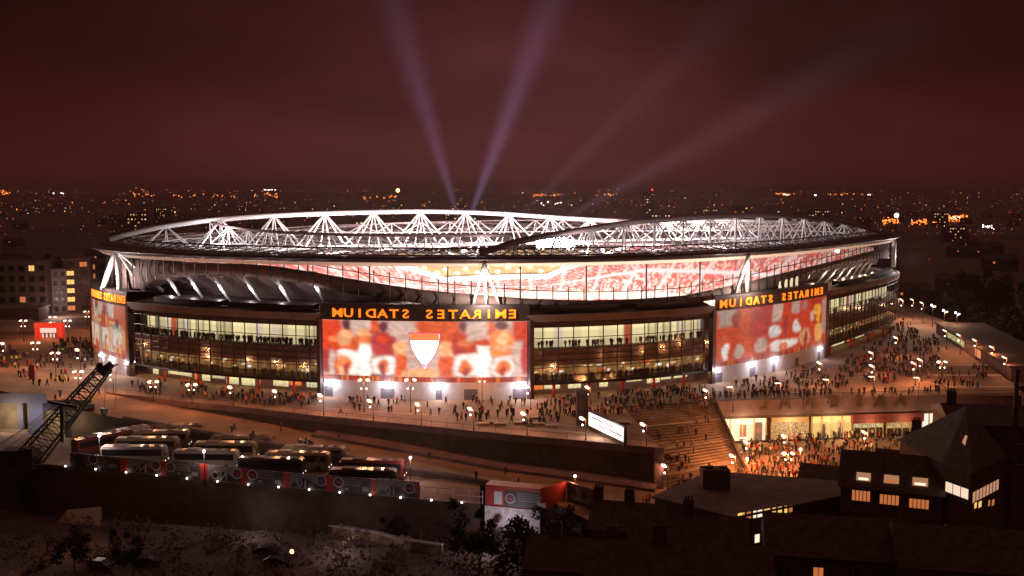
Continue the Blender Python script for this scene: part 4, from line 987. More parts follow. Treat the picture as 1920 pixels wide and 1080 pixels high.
def fn_shop1(a, b):
    if .45 < a < .60 and b < .72: return (.42, .05, .03) if (int(a * 60) + int(b * 30)) % 3 else (.7, .16, .08)
    if .76 < a < .93 and b < .80: return (.45, .12, .07) if (a - .84) ** 2 + (b - .45) ** 2 * .2 < .004 else (.22, .10, .07)
    c = 1.6 if b > .72 else (1.3 if a < .42 else 1.0); return (1.0 * c, .80 * c, .46 * c)
def fn_shop3(a, b):
    if .22 < a < .40 and b < .74: return (.03, .02, .02) if abs(a - .31) < .05 * (1.3 - b) and b < .66 else (.8, .42, .14)
    if .64 < a < .84 and b < .76: return (.04, .02, .03) if (abs(a - .74) < .06 and b < .5) or ((a - .74) ** 2 * 9 + (b - .6) ** 2 < .012) else (.85, .42, .14)
    c = 1.2 if b > .7 else .8; s_ = .55 if int(a * 24) % 6 == 0 else 1; return (1.0 * c * s_, .66 * c * s_, .2 * c * s_)
def fn_goods(c0, seed):
    t = np.random.default_rng(seed).random((30, 60, 2))
    def f_(a, b):
        q = t[int(b * 29), int(a * 59)]; v = .15 + 1.1 * q[0] ** 2
        return (c0[0] * v, c0[1] * v * (.5 + .6 * q[1]), c0[2] * v * q[1])
    return f_
for nm, lb, p0_, p1_, z0, z1, f_, nu, nv in (
    ('corner_shop', 'brightest corner shop with warm white windows and two red posters below the parapet', 1346, 1436, -9, -4.0, fn_shop1, 60, 24),
    ('kit_stall', 'open stall hung with white and red shirts between the corner shop and the yellow shop', 1446, 1515, -9, -5.0, fn_goods((1, .7, .45), 1), 60, 24),
    ('yellow_shop', 'yellow lit shop with two dark figure posters in the middle of the wall', 1521, 1596, -9, -4.0, fn_shop3, 60, 24),
    ('ticket_office', 'ticket office with a strip of pale counter screens under a red ribbed fascia', 1600, 1655, -6.9, -5.9, fn_goods((.9, 1.0, .85), 2), 60, 6),
    ('snack_counter', 'dim counter with small lit panels right of the ticket office', 1662, 1720, -7.2, -6.0, fn_goods((.9, .7, .5), 3), 60, 6),
    ('white_kiosk_shop', 'cold white lit kiosk at the right end of the shop row', 1727, 1783, -8.2, -4.0, lambda a, b: (.05, .04, .04) if .45 < a < .52 and .4 < b < .8 else ((1.0, .92, .74) if (b > .5 or a < .35) else (.45, .38, .28)), 30, 12)):
    r_, tm = shop(nm, lb, p0_, p1_, z0, z1, f_, nu, nv)
    q = shp(tm, -5.2, 3.0); light(q, {'corner_shop': 1300, 'kit_stall': 700, 'yellow_shop': 900}.get(nm, 350), (1, .72, .38), .8, name='shop_glow')
    if nm in ('ticket_office', 'snack_counter'):
        t0, t1 = on_shop(p0_ - 6), on_shop(p1_ + 8); mb = MB(); nr = 60
        for i in range(nr): slab(mb, t0 + (t1 - t0) * i / nr, t0 + (t1 - t0) * (i + .55) / nr, -5.6, -3.6, .25, 1.32)
        setpar(mb.build('ribbed_fascia', mat('ribbed_red', (.30, .07, .06), .6)), r_)
# cheek wall of the steps beside the corner shop
mb = MB(); a, b = stair_pt(1, 0), stair_pt(1, 1)
q = Vector((.9, .5, 0))
pts = [stair_pt(1, t) for t in np.linspace(0, 1, 8)]
for i in range(7):
    u, v = pts[i], pts[i + 1]; zu, zv = stair_z(i / 7) + .5, stair_z((i + 1) / 7) + .5
    w = Vector((.5, .1, 0)); mb.add([(u.x, u.y, -9.2), (v.x, v.y, -9.2), (v.x + .5, v.y + .1, -9.2), (u.x + .5, u.y + .1, -9.2), (u.x, u.y, zu), (v.x, v.y, zv), (v.x + .5, v.y + .1, zv), (u.x + .5, u.y + .1, zu)], [(0, 1, 5, 4), (4, 5, 6, 7), (2, 3, 7, 6), (1, 2, 6, 5), (3, 0, 4, 7)])
tag(mb.build('stair_cheek_wall', M['wall_dark']), 'dark sloping side wall between the broad steps and the corner shop', 'wall')

# ------------------------------------------------------------------ right side terraces, low building
rs = G(1745, 680, 0)
mb = MB(); A0, A1 = G(1725, 689, 0), G(1850, 689, 0); B0, B1 = G(1790, 742, 0), G(1925, 742, 0)
for i in range(14):
    t0, t1 = i / 14, (i + 1) / 14; z = .9 * (1 - t0) + .05
    a, b, c, d_ = A0.lerp(B0, t0), A1.lerp(B1, t0), A1.lerp(B1, t1), A0.lerp(B0, t1); zz = lambda p, z: (p.x, p.y, z)
    mb.quad(zz(a, z), zz(d_, z), zz(c, z), zz(b, z), 1 if i % 5 == 0 else 0); mb.quad(zz(a, z + .06), zz(a, z), zz(b, z), zz(b, z + .06)); mb.quad(zz(d_, z), zz(d_, z - .07), zz(c, z - .07), zz(c, z))
    mb.quad(zz(a, 0), zz(d_, 0), zz(d_, z), zz(a, z)); mb.quad(zz(b, z), zz(c, z), zz(c, 0), zz(b, 0))
tag(mb.build('right_steps', [M['steps'], M['nosing']]), kind='structure')
lb = thing('long_low_building', 'long low brown building with two lit windows and an orange poster bordering the right plaza', 'building', G(1770, 650, 0))
e0, e1 = G(1755, 610 + 15, 0), G(1895, 715, 0); dd = (e1 - e0); LL = dd.length; dd.normalize(); nn_ = Vector((dd.y, -dd.x, 0))
if nn_.x > 0: nn_ = -nn_
mb = MB(); q = [e0, e1, e1 - nn_ * 14, e0 - nn_ * 14]; mb.prism([(p.x, p.y) for p in (q if (q[1] - q[0]).cross(q[2] - q[1]).z > 0 else q[::-1])], 0, 3.4); setpar(mb.build('wall', M['wall_mid']), lb)
mb = MB(); q = [e0 + nn_ * .6, e1 + nn_ * .6, e1 - nn_ * 14.5, e0 - nn_ * 14.5]; mb.prism([(p.x, p.y) for p in (q if (q[1] - q[0]).cross(q[2] - q[1]).z > 0 else q[::-1])], 3.4, 3.8); setpar(mb.build('roof', M['wall_dark']), lb)
def onb(px, z): return min((abs(PJ(e0 + dd * t + nn_ * .05 + Vector((0, 0, z)))[0] - px), t) for t in np.linspace(0, LL, 400))[1]
for px0, px1, z0, z1, m in ((1777, 1792, 1.2, 2.8, None), (1793, 1808, 1.2, 2.8, None), (1828, 1839, .8, 3.0, 'o')):
    t0, t1 = onb(px0, 2), onb(px1, 2); g2 = fn_goods((.75, .95, .7), px0) if m is None else (lambda a, b: (.75, .24, .08))
    o = grid_col(lambda a, b: e0 + dd * (t0 + (t1 - t0) * a) + nn_ * .06 + Vector((0, 0, z0 + (z1 - z0) * b)), 16, 8, g2, 'lit_window' if m is None else 'poster', M['paint_e']); setpar(o, lb)
# ------------------------------------------------------------------ left back: apartments, tents, inflatable gate
def apartments(px0, px1, pytop, pybase, dep, floors, bays, lit, label, wallm, tint=None, z0=0.0, name='apartment_block'):
    pl, pr = G(px0, pybase, z0), G(px1, pybase, z0); pr.y = pl.y + 3; h = z0
    zt = HC + (A(px0, pytop, pl.y).z - HC); r_ = thing(name, label, 'building', (pl + pr) / 2); w = (pr - pl).length; ax = (pr - pl).normalized(); ay = Vector((-ax.y, ax.x, 0))
    q = [pl, pr, pr + ay * dep, pl + ay * dep]; mb = MB(); mb.prism([(p.x, p.y) for p in q], z0 - 3, zt); setpar(mb.build('wall', wallm), r_)
    q = [pl - ay * .6 - ax * .4, pr - ay * .6 + ax * .4, pr + ay * (dep + .4), pl + ay * (dep + .4)]; mb = MB(); mb.prism([(p.x, p.y) for p in q], zt, zt + .6); setpar(mb.build('roof', M['wall_mid']), r_)
    fh = (zt - z0) / floors; bw = w / bays
    for f_ in range(floors):
        for b_ in range(bays):
            c = pl + ax * (bw * (b_ + .5)) + Vector((0, 0, z0 + fh * (f_ + .5))) - ay * .06; k = lit.get((f_, b_)); ww, hh = bw * .27, fh * .26
            mb = MB(); mb.quad(c - ax * ww - Vector((0, 0, hh)), c + ax * ww - Vector((0, 0, hh)), c + ax * ww + Vector((0, 0, hh)), c - ax * ww + Vector((0, 0, hh)))
            mb.tube(c - ay * .03 - Vector((0, 0, hh)), c - ay * .03 + Vector((0, 0, hh)), .05, 4, mi=1); mb.box(c - ay * .05 - Vector((0, 0, hh + .08)), (ww * 2.2, .2, .12), 0, 1)
            setpar(mb.build('window', [M[k] if k else M['wind'], M['dsteel']]), r_)
    return r_
M['pale_render'] = mat('pale_render', (.30, .23, .22), .8, var=.2, scale=.3)
rr = random.Random(3)
LIT = lambda pr, F_, B_: {(f_, b_): rr.choice(['winy', 'winy', 'wino', 'winw']) for f_ in range(F_) for b_ in range(B_) if rr.random() < pr}
apartments(-60, 84, 494, 592, 16, 5, 8, {(4, 6): 'winy', (1, 5): 'wino', (2, 2): 'wino', (0, 6): 'winy'}, 'long dark brick apartment block at the far left behind the tents', M['brick'])
apartments(85, 121, 507, 588, 14, 5, 3, {(0, 0): 'winw'}, 'narrow pale rendered stair tower between the two dark apartment blocks', M['pale_render'])
apartments(122, 166, 488, 586, 16, 6, 2, {(1, 0): 'winy', (2, 0): 'winy', (3, 0): 'winy', (4, 0): 'winy', (5, 1): 'wino', (0, 0): 'wino'}, 'dark apartment block with a column of yellow windows right of the pale tower', M['brick'])
apartments(167, 230, 492, 560, 16, 4, 4, {(2, 0): 'wino', (3, 0): 'wino', (1, 0): 'wino'}, 'dark apartment block half hidden by the left end of the stadium', M['brick'])
light(A(108, 570, G(100, 588, 0).y - 12), 2500, (1, .8, .75), .5, name='lamp_glow')
for i, (px, py, w, lbl) in enumerate(((15, 622, 8, 'wide white marquee at the left edge of the plaza'), (48, 620, 7, 'white marquee beside the red inflatable gate'))):
    p = G(px, py, 0); t = thing('marquee', lbl, 'tent', p); mb = MB(); mb.box((0, 0, 1.2), (w, 5, 2.4)); mb.build('side_walls', M['pale_render'], t)
    mb = MB(); v = [(-w / 2 - .2, -2.7, 2.4), (w / 2 + .2, -2.7, 2.4), (w / 2 + .2, 2.7, 2.4), (-w / 2 - .2, 2.7, 2.4), (-w / 4, 0, 4.0), (w / 4, 0, 4.0)]; mb.add(v, [(0, 1, 5, 4), (1, 2, 5), (2, 3, 4, 5), (3, 0, 4)]); mb.build('canopy', M['pale_render'], t)
hb = thing('low_pavilion', 'long flat roofed pavilion with dim walls at the far left of the plaza', 'building', G(10, 604, 0)); mb = MB(); mb.box((-4, 6, 2.4), (30, 8, 4.8)); mb.build('wall', M['wall_mid'], hb); mb = MB(); mb.box((-4, 6, 4.95), (31, 9, .3)); mb.build('roof', M['pale_render'], hb)
ig = thing('inflatable_gate', 'red inflatable gate with white lettering on the left plaza', 'gate', G(94, 634, 0)); w = 8.2
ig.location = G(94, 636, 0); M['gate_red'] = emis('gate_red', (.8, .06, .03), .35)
mb = MB(); mb.box((-w / 2 + .6, 0, 1.9), (1.5, 2.2, 3.8)); mb.box((w / 2 - .6, 0, 1.9), (1.5, 2.2, 3.8)); mb.box((0, 0, 4.4), (w + .3, 2.2, 1.6)); mb.build('arch', M['gate_red'], ig)
mb = MB(); mb.box((0, -1.14, 2.9), (5.0, .08, 1.5)); 
for x in (-1.7, -.5, .7, 1.7): mb.box((x, -1.1, 1.3), (.5, .08, 1.2))
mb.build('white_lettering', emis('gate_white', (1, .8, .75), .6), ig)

# ------------------------------------------------------------------ undercroft at the left under the road
uc = thing('undercroft', 'lit undercroft with pale walls below the bridge at the left edge', 'building', G(60, 835, -8.5))
mb = MB(); yy = NEAR[1].y
def upq(px0, py0, px1, py1, D, m, name, th=.3):
    a, b = A(px0, py1, D), A(px1, py0, D); mb = MB(); mb.box(((a.x + b.x) / 2, D + th / 2, (a.z + b.z) / 2), (abs(b.x - a.x), th, abs(b.z - a.z))); return setpar(mb.build(name, m), uc)
Du = NEAR[1].y - 1.0
M['und_lit'] = mat('beige_lit_wall', (.50, .38, .22), .8, var=.25, scale=.4); M['und_blue'] = mat('blue_grey_column', (.20, .19, .25), .7)
upq(-120, 738, 86, 756, Du - .8, M['und_blue'], 'edge_beam'); upq(54, 756, 80, 830, Du - .8, M['und_blue'], 'column'); upq(34, 756, 42, 805, Du - .6, M['und_blue'], 'column')
upq(-120, 750, 172, 838, Du + .5, M['und_lit'], 'lit_wall'); upq(82, 757, 176, 770, Du - .9, M['dsteel'], 'edge_beam'); upq(-120, 806, 52, 826, Du - 1.2, M['nosing'], 'ramp_parapet'); upq(124, 770, 132, 838, Du - .2, M['dsteel'], 'column')
light(A(120, 795, Du - 4), 650, (1, .75, .4), .5, name='undercroft_glow'); light(A(15, 780, Du - 4), 700, (1, .8, .6), .5, name='undercroft_glow'); light(A(66, 780, Du - 3.5), 200, (.7, .7, 1), .5, name='undercroft_glow')
for i, (px, py, w, d2) in enumerate(((10, 868, 11, 7),)): pass

# ------------------------------------------------------------------ coaches
def make_coach(bodym):
    t = thing('coach', '', 'coach'); Lc, wc, hc = 12.0, 2.5, 3.45
    def sec(x, z1, y_=wc / 2, z0=.35): return [(x, -y_, z0), (x, y_, z0), (x, y_, z1 - .35), (x, y_ - .3, z1), (x, -y_ + .3, z1), (x, -y_, z1 - .35)]
    mb = MB(); xs = [(-6, 3.2, 1.2), (-5.8, 3.4, 1.25), (5.4, 3.45, 1.25), (5.85, 3.1, 1.2), (6.0, 1.6, 1.15)]
    for x, z1, y_ in xs: mb.v += sec(x, z1, y_)
    for i in range(4):
        for j in range(6): a, b = i * 6 + j, i * 6 + (j + 1) % 6; mb.f.append((a, a + 6, b + 6, b)); mb.m.append(0)
    mb.f.append((0, 1, 2, 3, 4, 5)); mb.f.append((29, 28, 27, 26, 25, 24)); mb.m += [0, 0]; mb.build('body', bodym, t)
    for s in (-1, 1):
        mb = MB(); mb.box((-.1, s * 1.262, 2.35), (11.0, .02, 1.15)); mb.build('side_windows', M['dglass'], t)
    mb = MB(); mb.quad((5.60, -1.05, 3.15), (5.62, 1.05, 3.15), (6.01, 1.05, 1.75), (6.01, -1.05, 1.75)); mb.quad((5.95, -1.1, 1.7), (6.05, -1.1, 1.7), (5.68, -1.1, 3.15), (5.6, -1.1, 3.15)); mb.build('windscreen', M['dglass'], t)
    mb = MB(); mb.box((-2.5, 0, 3.52), (2.4, 1.7, .2)); mb.build('roof_air_unit', M['wall_mid'], t)
    for x, w in ((2.2, .9), (4.2, .8)): mb = MB(); mb.box((x, 0, 3.50), (w, w, .13)); mb.build('roof_hatch', M['wall_mid'], t)
    for x in (-3.6, 4.0):
        for s in (-1, 1): mb = MB(); mb.tube((x, s * 1.0, .5), (x, s * 1.27, .5), .5, 12); mb.build('wheel', M['black'], t)
    for s in (-1, 1): mb = MB(); mb.tube((5.9, s * 1.25, 2.9), (6.25, s * 1.45, 2.5), .06, 5); mb.box((6.25, s * 1.45, 2.3), (.1, .25, .45)); mb.build('mirror', M['black'], t)
    for s in (-1, 1): mb = MB(); mb.box((6.0, s * .85, .8), (.08, .35, .2)); mb.build('headlight', M['disc'], t)
    return t
cwhite = mat('coach_white', (.24, .20, .19), .28, .1); cdark = mat('coach_dark', (.045, .03, .03), .22, .1); cred = mat('coach_maroon', (.12, .02, .018), .25, .1); cgold = mat('coach_bronze', (.22, .15, .11), .28, .2)
protos = {}
COACH = [(253, 869, 0, 'w', 'front left'), (388, 877, -3, 'w', 'front second'), (510, 892, -4, 'd', 'front third'), (682, 914, -4, 'd', 'front right'),
         (278, 852, 0, 'g', 'r2'), (300, 838, 2, 'g', 'r3'), (330, 826, 2, 'g', 'r4'), (425, 861, -3, 'g', 'r2b'), (455, 848, -2, 'g', 'r3b'), (560, 880, -5, 'g', 'r2c'), (590, 869, -5, 'w', 'r3c'), (700, 895, -6, 'r', 'r2d'),
         (195, 846, 52, 'r', 'diag1'), (228, 836, 52, 'w', 'diag2')]
CL = ['white coach at the left end of the front row by the hoarding', 'white coach second from the left in the front row', 'dark coach third from the left in the front row', 'dark coach at the right end of the front row', 'bronze coach directly behind the front left coach', 'bronze coach in the third row at the left', 'bronze coach farthest back at the left against the road wall', 'bronze coach behind the second coach of the front row', 'bronze coach in the third row behind the second coach', 'bronze coach directly behind the third coach of the front row', 'pale coach in the back row behind the third coach', 'maroon coach behind the front right coach, its nose farthest right', 'maroon coach parked askew at the far left of the yard', 'pale coach parked askew beside the maroon one']
for (px, py, a, c, _), lb_ in zip(COACH, CL):
    m_ = {'w': cwhite, 'd': cdark, 'r': cred, 'g': cgold}[c]; p = GY(px, py)
    if c not in protos: o = protos[c] = make_coach(m_); o.location = p; o.rotation_euler.z = R(a)
    else: o = dup(protos[c], p, R(a))
    o['label'] = lb_; o['group'] = 'coaches parked behind the hoarding'
    if a < 20: light((p.x + random.uniform(-3, 3), p.y + random.uniform(0, 2), p.z + 5.5), 160, (1, .66, .4), .1, name='yard_fill')  # added bare lamps above the coaches, only to brighten them
# ------------------------------------------------------------------ hoarding with club prints
hp = [GY(a, b) for a, b in HB]
def hpt(px):   # point along hoarding at picture column
    for a, b, (x0, _), (x1, _) in zip(hp[:-1], hp[1:], HB[:-1], HB[1:]):
        if px <= x1: return a.lerp(b, (px - x0) / (x1 - x0)), (b - a).normalized()
    return hp[-1], (hp[-1] - hp[-2]).normalized()
hoard = thing('site_hoarding', 'long dark red hoarding printed with round crests in front of the coaches', 'hoarding', hp[0])
PRN = mat('dark_print', (.05, .045, .055), .5); PRNS = mat('sky_print', (.22, .18, .22), .5); CRR = mat('crest_ring', (.55, .50, .52), .5); GRYL = mat('grey_lettering', (.32, .30, .30), .5); HRED = mat('hoarding_red', (.42, .045, .03), .5)
def crest(c, d_, r=.95):
    n_ = Vector((d_.y, -d_.x, 0)); mb = MB()
    def rg(r0, r1, off, mi, n=20):
        o = len(mb.v)
        for i in range(n):
            t = 2 * math.pi * i / n
            for q in (r0, r1): mb.v.append(tuple(c + d_ * math.cos(t) * q + Vector((0, 0, math.sin(t) * q)) + n_ * off))
        for i in range(n): a = o + 2 * i; b = o + 2 * ((i + 1) % n); mb.f.append((a, a + 1, b + 1, b)); mb.m.append(mi)
    rg(r * .82, r, .06, 0); rg(.01, r * .82, .05, 1); 
    for x, z, w, h in ((-.05, .08, .9, .22), (.25, -.18, .34, .34), (-.2, -.12, .25, .12)):
        p = c + d_ * x * r + Vector((0, 0, z * r)) + n_ * .08; u = d_ * w * r / 2; v = Vector((0, 0, h * r / 2)); mb.quad(p - u - v, p + u - v, p + u + v, p - u + v, 2)
    return mb.build('round_crest', [CRR, PRN, mat('crest_red', (.5, .03, .04), .5)])
def panel(px0, px1, h, kind, crest_px, z=0, txt=None, txpx=None, ptf=None):
    ptf = ptf or hpt
    a, d_ = ptf(px0); b, _ = ptf(px1); d_ = (b - a).normalized(); n_ = Vector((d_.y, -d_.x, 0)); off = n_ * .02
    mb = MB(); mb.add([a, b, b - n_ * .1, a - n_ * .1] + [p + Vector((0, 0, h)) for p in (a, b, b - n_ * .1, a - n_ * .1)], [(0, 1, 5, 4), (4, 5, 6, 7), (2, 3, 7, 6), (1, 2, 6, 5), (3, 0, 4, 7)])
    r_ = mb.build('board', {'r': HRED, 'd': PRN, 's': PRNS}[kind]); setpar(r_, hoard)
    mb = MB(); w = (b - a).length
    if kind == 'd':
        for i, z_ in enumerate((2.35, 2.05, 1.8, 1.5, 1.25)):
            x = w * .28
            while x < w * (.72 if i else .9): q = random.uniform(.3, .8); p = a + d_ * x + Vector((0, 0, z_)) + n_ * .04; mb.quad(p, p + d_ * q, p + d_ * q + Vector((0, 0, .10)), p + Vector((0, 0, .10))); x += q + .15
        p = a + d_ * w * .77 + Vector((0, 0, .5)) + n_ * .04; mb.quad(p, p + d_ * w * .17, p + d_ * w * .17 + Vector((0, 0, .75)), p + Vector((0, 0, .75)))
        p = a + d_ * w * .33 + Vector((0, 0, .5)) + n_ * .04; mb.quad(p, p + d_ * w * .09, p + d_ * w * .09 + Vector((0, 0, .4)), p + Vector((0, 0, .4)))
    if kind == 's':
        mb2 = MB(); pts_ = [(0, .2), (.1, 1.1), (.2, 1.0), (.3, 1.6), (.42, 1.9), (.55, 1.7), (.66, 1.1), (.8, 1.2), (1, .9), (1, .2)]
        mb2.add([a + d_ * w * x + Vector((0, 0, z_)) + n_ * .04 for x, z_ in pts_], [tuple(range(len(pts_)))[::-1]]); setpar(mb2.build('skyline_print', PRN), r_)
    if txt: c = a + d_ * w * txpx + Vector((0, 0, .35)) + n_ * .07; put_text(mb, txt, c, d_, (0, 0, 1), 1.45)
    if mb.v: setpar(mb.build('lettering', GRYL), r_)
    if crest_px is not None: c, _ = ptf(crest_px); setpar(crest(c + Vector((0, 0, 1.75)), d_), r_)
for args in ((132, 226, 2.6, 'd', 176), (226, 240, 2.6, 'r', None), (240, 300, 2.7, 's', 293, 'NO'), (300, 313, 2.7, 'r', None), (313, 376, 2.9, 'd', 321), (376, 391, 2.9, 'r', None), (391, 452, 2.8, 's', 445, 'NO'), (452, 463, 2.8, 'r', None), (463, 532, 2.7, 'd', 474), (532, 545, 2.7, 'r', None), (545, 612, 2.7, 's', 603, '10'), (612, 625, 2.8, 'r', None), (625, 696, 2.8, 'd', 635), (696, 708, 2.8, 'r', None), (708, 782, 3.0, 's', 768, '10'), (782, 787, 3.0, 'r', None)):
    panel(*args[:5], txt=args[5] if len(args) > 5 else None, txpx=.35)
WLP = []
for i, px in enumerate(range(126, 880, 57)):
    p, d_ = hpt(min(px, 789)); 
    if px > 789: p = GY(px, 936 + (px - 790) * .075)
    n_ = Vector((d_.y, -d_.x, 0)); q = p + n_ * .5
    if i == 0: w0 = thing('wall_marker_lamp', '', 'lamp', q + Vector((0, 0, 0))); mb = MB(); mb.ball((0, 0, .12), .17); mb.build('bulb', M['lampw'], w0); mb = MB(); mb.box((0, 0, -.05), (.3, .3, .1)); mb.build('mount', M['dsteel'], w0); o = w0
    else: o = dup(w0, q)
    o['label'] = OL(i, 'small white marker light', 'on the wall top under the hoarding'); o['group'] = 'marker lights under the hoarding'
# mesh fence panels right of the hoarding, and the site cabin
fe = thing('mesh_fence', 'wire mesh fence panels between the hoarding and the site cabin', 'fence', G(800, 938, -8.5)); mb = MB()
for px in (788, 820, 850, 880, 905): p = GY(px, 936 + (px - 788) * .075); mb.tube(p, p + Vector((0, 0, 2.2)), .06, 4)
for z_ in (.2, 1.2, 2.2): mb.tube(GY(788, 936) + Vector((0, 0, z_)), GY(905, 945) + Vector((0, 0, z_)), .05, 4)
mb.build('posts_and_rails', M['concrete']).parent = None
_o = COL.objects[-1]; setpar(_o, fe)
ca = thing('site_cabin', 'red site cabin with a round crest and grey sign panel standing on the road', 'cabin', G(975, 968, -8.5))
c0, c1 = G(910, 958, -8.5), G(1013, 968, -8.5); dc = (c1 - c0).normalized(); nc = Vector((dc.y, -dc.x, 0)); up = Vector((0, 0, 1)); c2 = c1 - nc * 12 + dc * 2
def prism_pts(q, z0, z1, m, nm, par):
    mb = MB(); q2 = [(p.x, p.y) for p in q]; ar = sum(q2[i][0] * q2[(i + 1) % len(q2)][1] - q2[(i + 1) % len(q2)][0] * q2[i][1] for i in range(len(q2)))
    mb.prism(q2 if ar > 0 else q2[::-1], z0, z1); return setpar(mb.build(nm, m), par)
prism_pts([c0, c1, c1 - nc * 3, c0 - nc * 3], -7.4, -3.9, HRED, 'body', ca)
prism_pts([c1 + dc * .1, c1 + dc * 3.2 - nc * 5, c1 + dc * 2.8 - nc * 5.4, c1 - nc * .6], -7.4, -3.7, HRED, 'side_board', ca)
prism_pts([c1 + dc * 3.4 - nc * 4.8, c1 + dc * 9.5 - nc * 1, c1 + dc * 9.3 - nc * 1.5, c1 + dc * 3.2 - nc * 5.3], -9.5, -3.6, M['brick'], 'dark_return_wall', ca)
prism_pts([c0 + nc * .3, c1 + nc * .3, c1, c0], -11.5, -7.45, mat('white_sheeting', (.62, .56, .58), .7, var=.3, scale=1.2), 'white_base_sheet', ca)
prism_pts([c0 + dc * 3.4 + nc * .03, c1 - dc * .2 + nc * .03, c1 - dc * .2, c0 + dc * 3.4], -7.3, -4.5, PRN, 'sign_panel', ca)
prism_pts([c0 + dc * 1.6 + nc * .05, c0 + dc * 3.0 + nc * .05, c0 + dc * 3.0, c0 + dc * 1.6], -7.1, -4.9, mat('door_white', (.6, .58, .62), .6), 'door', ca)
setpar(crest(c0 + dc * 4.5 + nc * .1 + up * 2.6, dc, .85), ca)
mb = MB()
for z_ in (3.5, 3.1, 2.7, 2.3): x = 5.8; 
for z_ in (3.5, 3.1, 2.7, 2.3):
    x = 5.8
    while x < 9.6: q = random.uniform(.3, .8); p = c0 + dc * x + up * z_ + nc * .06; mb.quad(p, p + dc * q, p + dc * q + up * .12, p + up * .12); x += q + .15
p = c0 + dc * 9.2 + up * 1.5 + nc * .06; mb.quad(p, p + dc * 1.5, p + dc * 1.5 + up * .8, p + up * .8)
setpar(mb.build('lettering', GRYL), ca)
light(c0 + dc * 4 + nc * 6 + up * -.5, 700, (.95, .82, .88), .4, name='cabin_glow')
# bollards and posts on the road corner
bo = None
for i, (px, py, h, k) in enumerate(((1010 + 90, 948, 3.0, 'w'), (1110, 950, 3.0, 'r'), (1130, 948, 3.0, 'r'), (1150, 950, 1.6, 'w'), (1170, 948, 1.6, 'w'), (1189, 945, 1.4, 'w'), (1208, 925, 1.6, 'w'), (1228, 920, 1.6, 'r'))):
    t = thing('marker_post', OL(i, 'marker post', 'on the road near the foot of the steps'), 'post', G(px, py, -8.0), group='marker posts on the road'); h_ = h * .8
    t.location.z = -7.4 
    for j in range(5): mb = MB(); mb.tube((0, 0, h_ * j / 5), (0, 0, h_ * (j + 1) / 5), .13, 8); mb.build('band', HRED if (j % 2 and k == 'r') else M['concrete'], t)

# ================================================================== people
def person_mesh(pose, pal):
    """one continuous skinned figure, 1.75 m tall, walking or standing"""
    st, sw, lean, armf = pose
    J = {'pel': (0, 0, .95, .13, .105), 'ch': (0, lean * .5, 1.30, .17, .12), 'nk': (0, lean, 1.50, .06, .06), 'hd': (0, lean * 1.1, 1.66, .095, .11)}
    E_ = [('pel', 'ch'), ('ch', 'nk'), ('nk', 'hd')]
    for s, k in ((-1, 'l'), (1, 'r')):
        f = s * st; J['hip' + k] = (s * .09, 0, .88, .10, .10); J['kn' + k] = (s * .10, f * .5 - .02, .48, .07, .07); J['an' + k] = (s * .10, f, .09, .05, .05); J['to' + k] = (s * .11, f - .14, .05, .045, .04)
        J['sh' + k] = (s * .20, lean * .8, 1.42, .06, .06); J['el' + k] = (s * .26, lean * .5 - f * sw, 1.14, .05, .05); J['ha' + k] = (s * .24, -armf - f * sw * 1.5, .90 + armf * .6, .038, .04)
        E_ += [('pel', 'hip' + k), ('hip' + k, 'kn' + k), ('kn' + k, 'an' + k), ('an' + k, 'to' + k), ('ch', 'sh' + k), ('sh' + k, 'el' + k), ('el' + k, 'ha' + k)]
    ks = list(J); me = bpy.data.meshes.new('p'); me.from_pydata([J[k][:3] for k in ks], [(ks.index(a), ks.index(b)) for a, b in E_], [])
    o = bpy.data.objects.new('p', me); COL.objects.link(o); m = o.modifiers.new('s', 'SKIN')
    for i, k in enumerate(ks): me.skin_vertices[0].data[i].radius = J[k][3:5]; me.skin_vertices[0].data[i].use_root = (k == 'pel')
    bpy.context.view_layer.update(); r = bpy.data.meshes.new_from_object(o.evaluated_get(bpy.context.evaluated_depsgraph_get())); bpy.data.objects.remove(o); bpy.data.meshes.remove(me)
    r.materials.clear()
    for q in pal: r.materials.append(q)
    mi = []
    for p in r.polygons:
        z = p.center.z; x = abs(p.center.x); c = 0
        if z > 1.71: c = 3
        elif z > 1.53: c = 2
        elif z < .9 and not (x > .17 and z > .80): c = 1
        elif x > .2 and z < .93: c = 2
        mi.append(c)
    r.polygons.foreach_set('material_index', mi); r.name = 'person'; return r
sk = mat('skin', (.45, .26, .19), .6); hr = mat('dark_hair', (.02, .014, .01), .8); jean = mat('dark_jeans', (.025, .025, .04), .8); trs = mat('black_trousers', (.015, .012, .014), .8)
POSES = [(.25, .5, -.03, 0), (-.25, .5, -.03, 0), (.14, .4, -.01, .05), (.03, .2, 0, .0), (-.32, .6, -.06, 0), (.05, 0, 0, .18)]
PALS = {'dark coat': [mat('coat_dark', (.03, .022, .024), .85), trs, sk, hr], 'brown coat': [mat('coat_brown', (.09, .05, .035), .85), trs, sk, hr], 'navy jacket': [mat('coat_navy', (.03, .035, .07), .8), jean, sk, hr],
        'red football shirt': [mat('shirt_red', (.55, .035, .03), .8), jean, sk, hr], 'grey jacket': [mat('coat_grey', (.20, .18, .18), .8), jean, sk, hr], 'orange steward jacket': [mat('jacket_orange', (.95, .20, .03), .7), trs, sk, hr], 'yellow high visibility jacket': [mat('jacket_yellow', (.75, .85, .05), .7), trs, sk, hr], 'white top': [mat('top_white', (.65, .6, .58), .8), jean, sk, hr]}
PM = {(i, k): person_mesh(POSES[i], v) for k, v in PALS.items() for i in range(6)}
CROWD = []; prr = random.Random(21)
